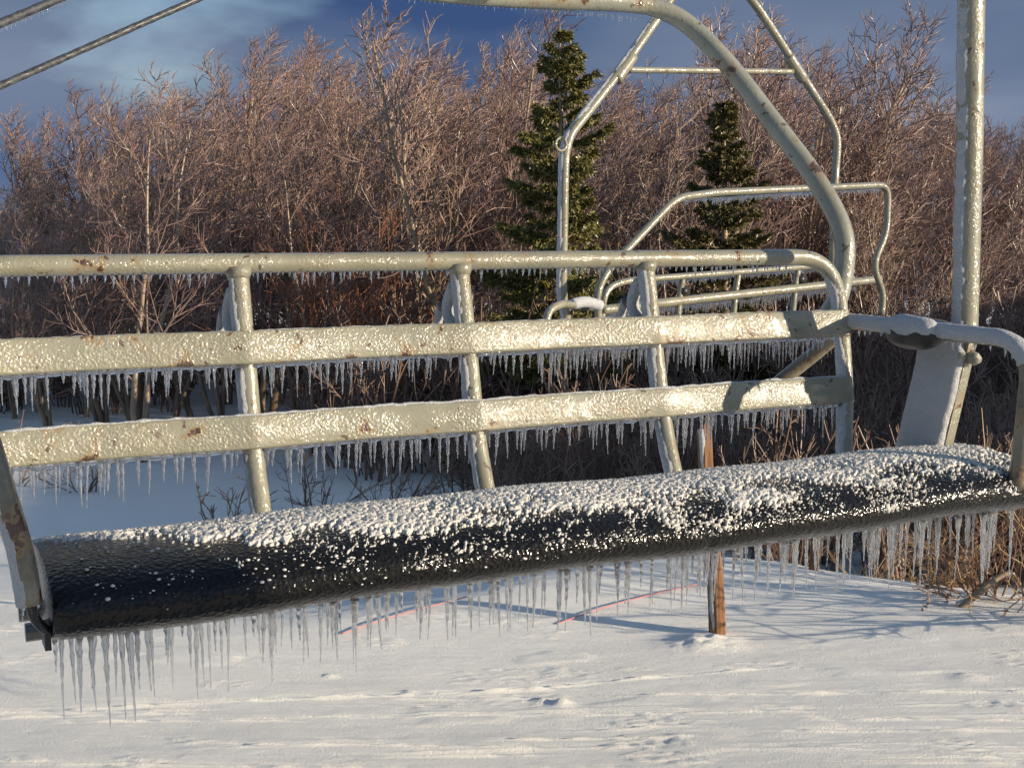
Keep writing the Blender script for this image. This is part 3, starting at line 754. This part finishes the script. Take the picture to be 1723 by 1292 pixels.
fr = [(*q2(px, 522 - (px - 1012) * 0.111 + 5), random.uniform(0.03, 0.085), 0.008) for px in np.arange(1018, 1440, 3.4)]
icicle_row(sl2, fr)
for px, a, b in ((1146, 466, 560), (1240, 458, 552), (1340, 452, 545)):
    tube2('back_post', [(px + 3, a), (px - 2, (a + b) / 2 - 20), (px - 8, b)], 11)
for px, py in ((1150, 490), (1256, 496), (1347, 470)):
    mb = MB(); mb.add(*tube([q2(px - 6, py, 0.0), q2(px + 6, py, 0.0)], 0.03, 10)); mb.build('bolt', M_RUBBER, chair2)
tube2('arm_rest', [(918, 560, -.5), (921, 522, -.5), (945, 511, -.5), (1010, 519, 0)], 13, rad=0.12)
mb = MB(); P = [q2(x, y, -.35) for x, y in ((962, 512), (985, 508), (1010, 514))]; mb.add(*tube(smooth_path(P, 10), [0.02] + [0.035] * 7 + [0.02] * 4 if False else 0.03, 12)); mb.build('bumper', M_RIME, chair2)
# seat pad of the second chair, hidden behind the near slats but for glimpses
us = np.linspace(0, 1, 20); mb = MB()
P = np.array([q2(985 + 440 * t, 577 - 22 * t, -0.15) for t in us]); mb.add(*tube(P, 0.038, 16, True, lambda D, R, PP: R * (1 + 0.9 * np.abs(D[:, :, 1])))); seat2 = mb.build('seat', M_VINYL, chair2)
icicle_row(seat2, [(*(np.array(P[0]) * (1 - t) + np.array(P[-1]) * t + np.array([0, -.05, -.03])), random.uniform(.05, .19), .007) for t in np.linspace(0.02, .98, 70)])

# ------------------------------------------------------------------ cables
def cable(a, b, ya, yb, r, label, fringe):
    p0 = at(*a, ya); p1 = at(*b, yb); d = p1 - p0
    A = p0 - d * 1.2; B = p1 + d * 4
    P = np.linspace(A, B, int(np.linalg.norm(B - A) / 0.008)); base = P[len(P) // 2].copy()
    n = len(P); 
    def rf(D, R, PP):
        s = np.arange(n)[:, None]; th = np.arange(10)[None, :] / 10 * 6.283
        return R * (1 + 0.14 * np.abs(np.sin(th * 1.5 + s * 0.35)) + 0.12 * fbm(s * 0.25, th * 0 + 1, 5, 2))
    mb = MB(); mb.add(*tube(P - base, r, 10, True, rf)); o = mb.build('cable', M_CABLE)
    o.location = base; tag(o, label, 'cable')
    if fringe:
        random.seed(17)
        icicle_row(o, [(*(p0 + d * t - base + np.array([0, 0, -r])), random.uniform(0.008, 0.025), 0.004) for t in np.linspace(-0.4, 2.0, 70)])
cable((0, 145), (330, 0), 5.2, 5.8, 0.0135, 'thin twisted steel cable slanting across the upper left sky', False)
cable((0, 40), (95, 0), 4.6, 4.8, 0.0135, 'dark cable with a fringe of ice at the top left corner', True)

# ------------------------------------------------------------------ trees
WINDT = np.array([0.75, 0.0, 0.25])
def polylines_to_mesh(lines, seg):
    """lines: list of (pts(k,3), radii(k)); grouped by k"""
    V = []; Fq = []; n0 = 0; groups = {}
    for P, r in lines: groups.setdefault(len(P), []).append((P, r))
    for k, g in groups.items():
        P = np.array([a for a, _ in g]); R = np.array([b for _, b in g]); m = len(P)
        T = P[:, -1] - P[:, 0]; T /= np.linalg.norm(T, axis=1)[:, None] + 1e-9
        h = np.where(np.abs(T[:, 2:3]) < 0.9, np.array([[0, 0, 1.0]]), np.array([[1.0, 0, 0]]))
        A = np.cross(h, T); A /= np.linalg.norm(A, axis=1)[:, None] + 1e-9; B = np.cross(T, A)
        th = np.arange(seg) / seg * 2 * math.pi
        D = A[:, None, :] * np.cos(th)[None, :, None] + B[:, None, :] * np.sin(th)[None, :, None]
        Q = P[:, :, None, :] + D[:, None, :, :] * R[:, :, None, None]
        V.append(Q.reshape(-1, 3))
        b = (np.arange(m) * k * seg)[:, None, None]; i = (np.arange(k - 1) * seg)[None, :, None]; j = np.arange(seg)[None, None, :]; jn = (j + 1) % seg
        Fq.append(np.stack([b + i + j, b + i + jn, b + i + seg + jn, b + i + seg + j], -1).reshape(-1, 4) + n0)
        n0 += m * k * seg
    return np.concatenate(V), np.concatenate(Fq)
def gen_tree(seed, H=6.0, stems=1, spread=1.0, lv1=15, lv2=9, lv3=6, bare=0.18, r0=0.08, sweep=1.8, up=1.5, twig=0.0078):
    r_ = np.random.default_rng(seed); out = {0: [], 1: [], 2: [], 3: []}
    NP = {0: 12, 1: 8, 2: 6, 3: 4}
    def grow(p, d, Ln, r, lev):
        k = NP[lev]; P = [p]; st = Ln / (k - 1); d = d / np.linalg.norm(d)
        for i in range(k - 1):
            f = i / (k - 1)
            d = d + r_.normal(0, {0: 0.09, 1: 0.14, 2: 0.19, 3: 0.20}[lev], 3) + np.array([0, 0, {0: 0.05, 1: 0.10, 2: 0.06, 3: 0.03}[lev] * up]) + WINDT * sweep * {0: 0.012, 1: 0.04, 2: 0.09, 3: 0.14}[lev] * (0.4 + f)
            d = d / np.linalg.norm(d); P.append(P[-1] + d * st)
        P = np.array(P); tp = np.linspace(1, 0.25 if lev < 3 else 0.45, k)
        out[lev].append((P, r * tp))
        if lev == 3: return
        cnt = {0: lv1, 1: lv2, 2: lv3}[lev]; lo = {0: bare, 1: 0.18, 2: 0.10}[lev]
        az = r_.uniform(0, 6.28)
        for q in range(cnt):
            f = lo + (0.98 - lo) * (q + r_.uniform(0, 0.9)) / cnt
            x = f * (k - 1); i = min(int(x), k - 2); b = P[i] + (P[i + 1] - P[i]) * (x - i); t = P[i + 1] - P[i]; t = t / np.linalg.norm(t)
            az += 2.4 + r_.normal(0, 0.4); e1 = np.cross(t, [0.3, 0.5, 0.8]); e1 /= np.linalg.norm(e1); e2 = np.cross(t, e1)
            ang = math.radians(r_.uniform(*{0: (30, 58), 1: (28, 55), 2: (22, 48)}[lev])) * (spread if lev == 0 else 1)
            nd = t * math.cos(ang) + (e1 * math.cos(az) + e2 * math.sin(az)) * math.sin(ang)
            nl = {0: H * 0.47 * (1.08 - 0.72 * f), 1: Ln * 0.50 * (1.1 - 0.6 * f), 2: Ln * 0.62 * (1.1 - 0.45 * f)}[lev] * r_.uniform(0.7, 1.2)
            nr = {0: r * (1 - 0.72 * f) * 0.46, 1: max(r * (1 - 0.7 * f) * 0.55, 0.0125), 2: twig * r_.uniform(0.8, 1.15)}[lev]
            grow(b, nd, nl, nr, lev + 1)
    for s in range(stems):
        a = r_.uniform(0, 6.28); tl = 0.05 if stems == 1 else r_.uniform(0.12, 0.38)
        grow(np.array([math.cos(a), math.sin(a), 0]) * (0.0 if stems == 1 else 0.10) + np.array([0, 0, -0.15]), np.array([math.cos(a) * tl, math.sin(a) * tl, 1.0]), H * r_.uniform(0.86, 1.0), r0 * (1 if stems == 1 else 0.72), 0)
    Vt, Ft = polylines_to_mesh(out[0] + out[1], 6); Vc, Fc = polylines_to_mesh(out[2] + out[3], 3)
    top = max(Vt[:, 2].max(), np.percentile(Vc[:, 2], 99.8))
    return (Vt, Ft, Vc, Fc, top)
TREES = []
specs = [dict(stems=1), dict(stems=2, lv1=11), dict(stems=1, spread=0.8, lv1=17, up=1.4), dict(stems=3, lv1=8, lv2=9), dict(stems=1, spread=1.15, sweep=1.6), dict(stems=2, lv1=10, spread=0.85, up=1.5), dict(stems=1, lv1=13, bare=0.35, sweep=1.3), dict(stems=4, lv1=7, lv2=8, spread=0.9), dict(stems=1, spread=0.65, up=1.8, lv1=18, sweep=0.7)]
for i, sp in enumerate(specs):
    Vt, Ft, Vc, Fc, top = gen_tree(100 + i, **sp)
    TREES.append((mesh_np('trunk', Vt, Ft), mesh_np('crown', Vc, Fc), top))
for a, b, _ in TREES: a.materials.append(M_BARK); b.materials.append(M_TWIG)
def place_tree(k, x, y, topz, rz, label, group=None, wid=1.0, name='bare_tree'):
    a, b, top = TREES[k]; z = gz(x, y); s = (topz - z) / top
    e = empty(name, (x, y, z - 0.02), rz); e.scale = (s * wid, s * wid, s)
    link('trunk', a, None, e); link('crown', b, None, e)
    return tag(e, label, 'tree', group)
SKY = [(-150, 330), (0, 310), (40, 250), (100, 165), (205, 118), (260, 130), (300, 185), (345, 160), (385, 95), (430, 45), (480, 75), (530, 55), (580, 90), (640, 125), (670, 175), (695, 205), (720, 120), (770, 25), (850, 25), (905, 60), (960, 110), (1010, 100), (1080, 70), (1150, 80), (1200, 95), (1255, 15), (1310, 30), (1360, 18), (1400, 50), (1470, 60), (1520, 85), (1560, 130), (1600, 175), (1680, 165), (1723, 160), (1900, 150)]
sx = [p[0] for p in SKY]; sy = [p[1] for p in SKY]
def zone(px):
    for lim, nm in ((340, "at the wood's left end"), (690, "in the wood's left half"), (900, 'just left of the tall spruce'), (1230, 'between the two spruces'), (1590, 'right of the small spruce')):
        if px < lim: return nm
    return 'at the right edge'
ORD = 'first second third fourth fifth sixth seventh eighth ninth tenth eleventh twelfth thirteenth fourteenth fifteenth'.split()
r_ = np.random.default_rng(42)
for row, (ya, yb, step, drop, rowname) in enumerate(((17.0, 20.0, 60, (50, 230), 'front-row'), (20.5, 25.0, 46, (0, 110), 'middle-row'), (25.5, 32.0, 38, (-10, 60), 'back-row'))):
    px = -110.0; seen = {}
    while px < 1850:
        y = r_.uniform(ya, yb); py = np.interp(px, sx, sy) + r_.uniform(*drop)
        tp = at(px - 12, py, y); zn = zone(px); seen[zn] = seen.get(zn, 0) + 1
        place_tree(int(r_.integers(len(TREES))), tp[0], y, tp[2], r_.uniform(-0.7, 0.7), f'bare ice-coated {rowname} tree {zn}, {ORD[seen[zn] - 1]} of them from the left', f'{rowname} trees {zn}', r_.uniform(0.85, 1.2))
        px += step * r_.uniform(0.6, 1.4)
# landmark trees
for px, py, y, k, rz, lab in ((440, 40, 19.5, 2, 0.2, 'tallest bare tree at left, its plumed top rising above its neighbours'),
                              (775, 15, 18.5, 5, 0.1, 'tall open forked bare tree just left of the spruce'),
                              (1290, -15, 19.0, 8, 0.0, 'high dark-stemmed bare tree above the small spruce'),
                              (1350, 0, 19.6, 2, 0.9, 'high feathery bare tree right of the lift hanger'),
                              (215, 122, 19.0, 4, 0.0, 'broad bare tree at left behind the pale crooked one')):
    tp = at(px, py, y); place_tree(k, tp[0], y, tp[2], rz, lab)

def landmark(seed, px, py, y, mat, label, **kw):
    Vt, Ft, Vc, Fc, top = gen_tree(seed, **kw); tp = at(px, py, y); z = gz(tp[0], y); s_ = (tp[2] - z) / top
    e = empty('bare_tree', (tp[0], y, z - 0.02)); e.scale = (s_, s_, s_)
    link('trunk', mesh_np('trunk', Vt, Ft), mat, e); link('crown', mesh_np('crown', Vc, Fc), M_TWIG, e); tag(e, label, 'tree')
landmark(911, 225, 135, 15.5, M_PALEBARK, 'pale-barked crooked tree with fanned limbs in the left foreground of the wood', stems=2, lv1=10, lv2=8, lv3=6, spread=1.15, r0=0.085, bare=0.2)
landmark(915, 500, 130, 16.0, M_PALEBARK, 'tan-limbed bare tree standing before the plumed tall tree', stems=2, lv1=10, lv2=7, lv3=6, spread=0.9, r0=0.06, bare=0.25)
landmark(913, 800, 25, 16.2, M_BARK, 'dark-limbed open tree with upswept branches beside the tall spruce', stems=2, lv1=9, lv2=7, lv3=5, spread=0.75, r0=0.075, bare=0.35)
landmark(914, 1130, 120, 16.5, M_BARK, 'bare tree with long swept boughs inside the far chair hanger', stems=2, lv1=10, lv2=7, lv3=6, spread=1.0, r0=0.06, bare=0.3)

def shrub(seed, H, stems, mat, tris=(7, 6), r0=0.012, lean=0.5, sweep=0.6, twig=0.0045):
    rr = np.random.default_rng(seed); lines = []
    for s in range(stems):
        a = rr.uniform(0, 6.28); d = np.array([math.cos(a) * lean * rr.random() * 1.4, math.sin(a) * lean * rr.random() * 1.4, 1.0]); p = np.array([math.cos(a), math.sin(a), 0]) * 0.12 * H * rr.random() + np.array([0, 0, -0.05])
        Ln = H * rr.uniform(0.6, 1.0); P = [p]
        for i in range(5):
            d = d / np.linalg.norm(d) + rr.normal(0, 0.16, 3) + WINDT * sweep * 0.06; d /= np.linalg.norm(d); P.append(P[-1] + d * Ln / 5)
        P = np.array(P); lines.append((P, r0 * np.linspace(1, 0.35, 6) * rr.uniform(0.6, 1.2)))
        for q in range(tris[0]):
            f = rr.uniform(0.15, 0.98); x = f * 5; i = min(int(x), 4); b = P[i] + (P[i + 1] - P[i]) * (x - i)
            nd = (P[i + 1] - P[i]) / np.linalg.norm(P[i + 1] - P[i]) + rr.normal(0, 0.55, 3); nd /= np.linalg.norm(nd); l = Ln * 0.42 * (1.15 - f) * rr.uniform(0.6, 1.3); Q = [b]
            for c in range(3): nd = nd + rr.normal(0, 0.2, 3) + np.array([0, 0, 0.1]) + WINDT * sweep * 0.1; nd /= np.linalg.norm(nd); Q.append(Q[-1] + nd * l / 3)
            Q = np.array(Q); lines.append((Q, max(r0 * 0.4, twig) * np.linspace(1, 0.5, 4)))
            for c in range(tris[1]):
                b2 = Q[rr.integers(1, 4)] ; n2 = nd + rr.normal(0, 0.6, 3); n2 /= np.linalg.norm(n2); lines.append((np.array([b2, b2 + n2 * l * 0.2, b2 + (n2 + WINDT * 0.3 * sweep) * l * 0.4]), twig * np.array([1, 0.8, 0.5])))
    return polylines_to_mesh(lines, 3)
# dense brush at the foot of the wood: nobody could count it
bases = [shrub(300 + i, 1.0, 7, None) for i in range(4)]
mb = MB(); r_ = np.random.default_rng(9)
def brush(px0, px1, ya, yb, n, h):
    for _ in range(n):
        px = r_.uniform(px0, px1); y = r_.uniform(ya, yb); x = (px - PW / 2) / FPX * y; z = gz(x, y)
        V, Fc = bases[r_.integers(4)]; s = r_.uniform(*h); a = r_.uniform(0, 6.28); ca, sa = math.cos(a), math.sin(a)
        Rm = np.array([[ca, -sa, 0], [sa, ca, 0], [0, 0, 1]]); mb.add((V * np.array([s * 0.8, s * 0.8, s])) @ Rm.T + np.array([x, y, z]), Fc)
brush(-120, 700, 20, 27, 90, (1.2, 2.6))
brush(560, 1850, 13, 22, 150, (1.2, 2.8))
brush(760, 1850, 8.5, 13, 90, (0.8, 1.7))
brush(1250, 1900, 6.6, 9.0, 55, (0.6, 1.2))
tag(mb.build('undergrowth', M_BRUSH), 'tangle of bare brown brush filling the foot of the wood', 'brush', kind='stuff')

def shrub_thing(name, px, y, H, stems, mat, label, seed, **kw):
    x = (px - PW / 2) / FPX * y; z = gz(x, y)
    o = link(name, mesh_np(name, *shrub(seed, H, stems, mat, **kw)), mat); o.location = (x, y, z); return tag(o, label, 'shrub')
shrub_thing('red_twig_shrub', 592, 16.5, 3.6, 26, M_REDTWIG, 'upright reddish-stemmed shrub left of the tall spruce', 501, lean=0.22, sweep=0.2, r0=0.014)
shrub_thing('bare_shrub', 130, 13.5, 0.95, 9, M_BRUSH, 'low dark shrub on the shaded snow seen between the left slats', 502, lean=0.9, tris=(6, 3))
shrub_thing('bare_shrub', 15, 14.0, 1.0, 6, M_BRUSH, 'thin dark shrub on the shaded snow at the left edge', 503, lean=0.8, tris=(5, 3))
shrub_thing('bare_shrub', 372, 10.2, 0.75, 6, M_BRUSH, 'small dark shrub behind the lowest slat left of the back post', 504, lean=0.6, tris=(6, 3))
shrub_thing('bare_shrub', 520, 11.0, 1.0, 9, M_BRUSH, 'spreading dark shrub behind the seat right of the first back post', 505, lean=1.0, tris=(6, 3))
shrub_thing('bare_shrub', 660, 10.5, 1.1, 9, M_BRUSH, 'arching dark shrub on the snow left of the middle back post', 506, lean=1.1, tris=(6, 3))
shrub_thing('dry_shrub', 1690, 5.0, 0.55, 22, M_DRY, 'tangled tan brush on the snow at the right edge', 507, lean=1.3, tris=(6, 4), r0=0.006, twig=0.0028, sweep=-0.5)
shrub_thing('dry_shrub', 1585, 5.7, 0.5, 14, M_DRY, 'dry brown tangle behind the snow lip near the right edge', 508, lean=1.3, tris=(5, 4), r0=0.005, twig=0.0025)
shrub_thing('dry_shrub', 1490, 5.55, 0.32, 16, M_DRY, 'small arched tuft of tan stems on the snow lip below the seat', 509, lean=1.5, tris=(3, 2), r0=0.004, twig=0.002)
shrub_thing('dry_shrub', 1345, 6.0, 0.55, 12, M_DRY, 'brown stems behind the snow lip right of the wooden stake', 510, lean=1.0, tris=(5, 3), r0=0.005, twig=0.0025)
shrub_thing('dry_shrub', 1850, 4.7, 1.0, 16, M_DRY, 'bushy tan brush just outside the right edge', 511, lean=1.0, tris=(6, 4), r0=0.006, twig=0.003)

# spruces
def spruce(name, px, top_py, y, label, seed, wid):
    tp = at(px, top_py, y); z = gz(tp[0], y); H = tp[2] - z; rr = np.random.default_rng(seed)
    e = empty(name, (tp[0], y, z)); tag(e, label, 'tree')
    mb = MB(); P = np.stack([0.03 * np.sin(np.linspace(0, 4, 16)), 0 * np.linspace(0, 1, 16), np.linspace(-0.1, H * 0.985, 16)], 1)
    mb.add(*tube(P, np.linspace(0.085, 0.012, 16), 8)); mb.build('trunk', M_BARK, e)
    quads = []; limbs = []
    zz = 0.06 * H
    while zz < H * 0.985:
        f = zz / H; nb = int(rr.integers(5, 8)); R = wid * ((1 - f) ** 0.9) * H + 0.05; ring = rr.uniform(0.75, 1.2)
        for b in range(nb):
            a = rr.uniform(0, 6.28); l = R * ring * rr.uniform(0.5, 1.15) * (1.0 if rr.random() > 0.15 else 1.3)
            d = np.array([math.cos(a), math.sin(a), 0]); P = []; m = 7
            for i in range(m):
                t = i / (m - 1); P.append(np.array([0, 0, zz]) + d * l * t + np.array([0, 0, l * ((0.55 * f + 0.02) * t - (0.42 - 0.3 * f) * t * (1 - 0.75 * t))]) + rr.normal(0, 0.012, 3))
            P = np.array(P); limbs.append((P, np.linspace(0.014, 0.004, m)))
            side = np.cross(d, [0, 0, 1])
            nt = max(14, int(l * 95))
            for q in range(nt):
                t = rr.uniform(0.12, 1.0) ** 0.8; x = t * (m - 1); i = min(int(x), m - 2); c = P[i] + (P[i + 1] - P[i]) * (x - i)
                sg = -1 if rr.random() < 0.5 else 1
                sl = (0.05 + 0.26 * l * (1 - 0.7 * t)) * rr.uniform(0.5, 1.2)
                tw = d * rr.uniform(0.35, 0.9) + side * sg * rr.uniform(0.1, 1.0) + np.array([0, 0, rr.uniform(-0.75, 0.18)]); tw /= np.linalg.norm(tw)
                # a twig dressed in needle tufts
                for h in range(5):
                    o = c + tw * sl * (h + rr.random()) / 5
                    for g in range(3):
                        nd = tw * 0.8 + rr.normal(0, 0.55, 3); nd /= np.linalg.norm(nd); w = np.cross(nd, rr.normal(0, 1, 3)); w /= np.linalg.norm(w) + 1e-9
                        ln = rr.uniform(0.035, 0.075); hw = rr.uniform(0.0065, 0.0125)
                        quads.append((o - w * hw, o + w * hw, o + nd * ln + w * hw * 0.4, o + nd * ln - w * hw * 0.4))
        zz += H * rr.uniform(0.026, 0.044) * (1.0 if f < 0.75 else 0.75)
    V, Fc = polylines_to_mesh(limbs, 4); link('limbs', mesh_np('limbs', V, Fc), M_BARK, e)
    Q = np.array(quads); link('crown', mesh_np('crown', Q.reshape(-1, 3), np.arange(len(Q) * 4).reshape(-1, 4), False), M_NEEDLE, e)
    print(name, H, len(Q))
spruce('spruce_tree', 945, 32, 14.5, 'tall dark green spruce with ragged crown standing before the bare wood', 71, 0.235)
spruce('spruce_tree', 1222, 165, 15.0, 'smaller dark green spruce behind the far chair\'s safety bar', 72, 0.245)

# ------------------------------------------------------------------ stake, rope, fallen limb
b0 = on_ground(1206, 1064)
stake = empty('wooden_stake', tuple(b0)); tag(stake, 'split brown wooden stake stuck in the snow behind the seat', 'stake')
n = 40; zs = np.linspace(-0.2, 0.80, n); V = []
prof = np.array([(-0.030, -0.012), (-0.026, -0.024), (-0.004, -0.036), (0.024, -0.030), (0.031, -0.02), (0.030, 0.022), (0.022, 0.028), (-0.024, 0.026)])
for i, z in enumerate(zs):
    wob = 0.004 * np.array([math.sin(z * 9), math.cos(z * 7)]); k = 1.05 - 0.22 * max(z, 0)
    for a, b in prof: V.append((a * k + wob[0] - 0.085 * z, b * k + wob[1], z + (0.05 * a / 0.03 if i == n - 1 else 0)))
V = np.array(V); m = 8; i = np.arange(n - 1)[:, None] * m; j = np.arange(m)[None, :]; k = (j + 1) % m
Fc = np.stack([i + j, i + k, i + m + k, i + m + j], -1).reshape(-1, 4); e = (n - 1) * m
Fc = np.vstack([Fc, [[e, e + 1, e + 2, e + 3], [e, e + 3, e + 4, e + 7], [e + 4, e + 5, e + 6, e + 7]]])
link('shaft', mesh_np('shaft', V, Fc, False), M_WOOD, stake)
P = np.stack([-0.009 - 0.083 * zs[6:], -0.020 + 0 * zs[6:], zs[6:] - 0.02], 1)
def rfs(D, R, PP):
    s = PP[:, 2:3]; return R * (0.35 + 0.9 * fbm(s * 14, D[:, :, 0] + 3, 3, 3))
mb = MB(); mb.add(*tube(resample(P, 0.01), 0.014, 10, True, rfs)); mb.build('snow_crust', M_RIME, stake)

b1_ = on_ground(1404, 997); b1_ = b1_ + np.array([0.0, 0.35, 0]); b1_[2] = gz(b1_[0], b1_[1])
mb = MB(); zs = np.linspace(-0.2, 0.34, 20); mb.add(*tube(np.stack([0.02 * np.sin(zs * 3), 0 * zs, zs], 1), 0.024 - 0.006 * zs, 7)); st2 = mb.build('wooden_stake', M_WOOD)
st2.location = b1_; tag(st2, 'dark thin stake behind the snow lip below the right part of the seat', 'stake')

def rope_pts(pp, lift):
    o = []
    for (px, py), l in zip(pp, lift):
        p = on_ground(px, py); p[2] += l; o.append(p)
    return smooth_path(o, 40)
for pp, lab in (([(575, 1064), (640, 1046), (710, 1026), (792, 1002)], 'left length of red rope half sunk in the snow'),
                ([(938, 1047), (1010, 1026), (1090, 1004), (1172, 983)], 'length of red rope on the snow ending near the wooden stake')):
    P = rope_pts(pp, [-0.004, 0.006, 0.006, 0.0]); base = P[0].copy(); mb = MB(); mb.add(*tube(resample(P - base, 0.01), 0.0026, 8)); o = mb.build('rope', M_ROPE); o.location = base; tag(o, lab, 'rope')

p0 = on_ground(1620, 1022); mb = MB()
P = smooth_path([p0 + np.array([-0.04, 0, -0.03]), p0 + np.array([0.06, 0.0, 0.06]), p0 + np.array([0.15, 0.02, 0.12]), p0 + np.array([0.20, 0.03, 0.13]), p0 + np.array([0.24, 0.05, 0.08])], 24) - p0
mb.add(*tube(P, np.linspace(0.016, 0.009, len(P)), 8)); o = mb.build('dead_limb', M_BARK); o.location = p0; tag(o, 'bent dark dead limb poking from the snow at the lower right', 'branch')

# unseen column added off the right edge to shade the seat's left end
tw = empty('shade_column', (3.40, 0.42, gz(3.4, 0.42))); tag(tw, 'unseen grey steel column added outside the right edge to shade the seat', 'shade_caster')
mb = MB(); mb.add(*tube(np.array([[0, 0, z] for z in np.linspace(-0.3, 7.5, 12)]), np.linspace(0.25, 0.23, 12), 28)); mb.build('column', M_STEEL_G, tw)
mb = MB(); mb.add(*tube([[0, 0, -0.2], [0, 0, 0.10], [0, 0, 0.12]], [0.42, 0.42, 0.38], 28)); mb.build('base_flange', M_STEEL_G, tw)
for z in np.arange(1.2, 7.2, 0.34):
    mb = MB(); mb.add(*tube([[0.24, -0.16, z], [0.36, -0.16, z], [0.36, 0.16, z], [0.24, 0.16, z]], 0.012, 6)); mb.build('rung', M_STEEL_G, tw)
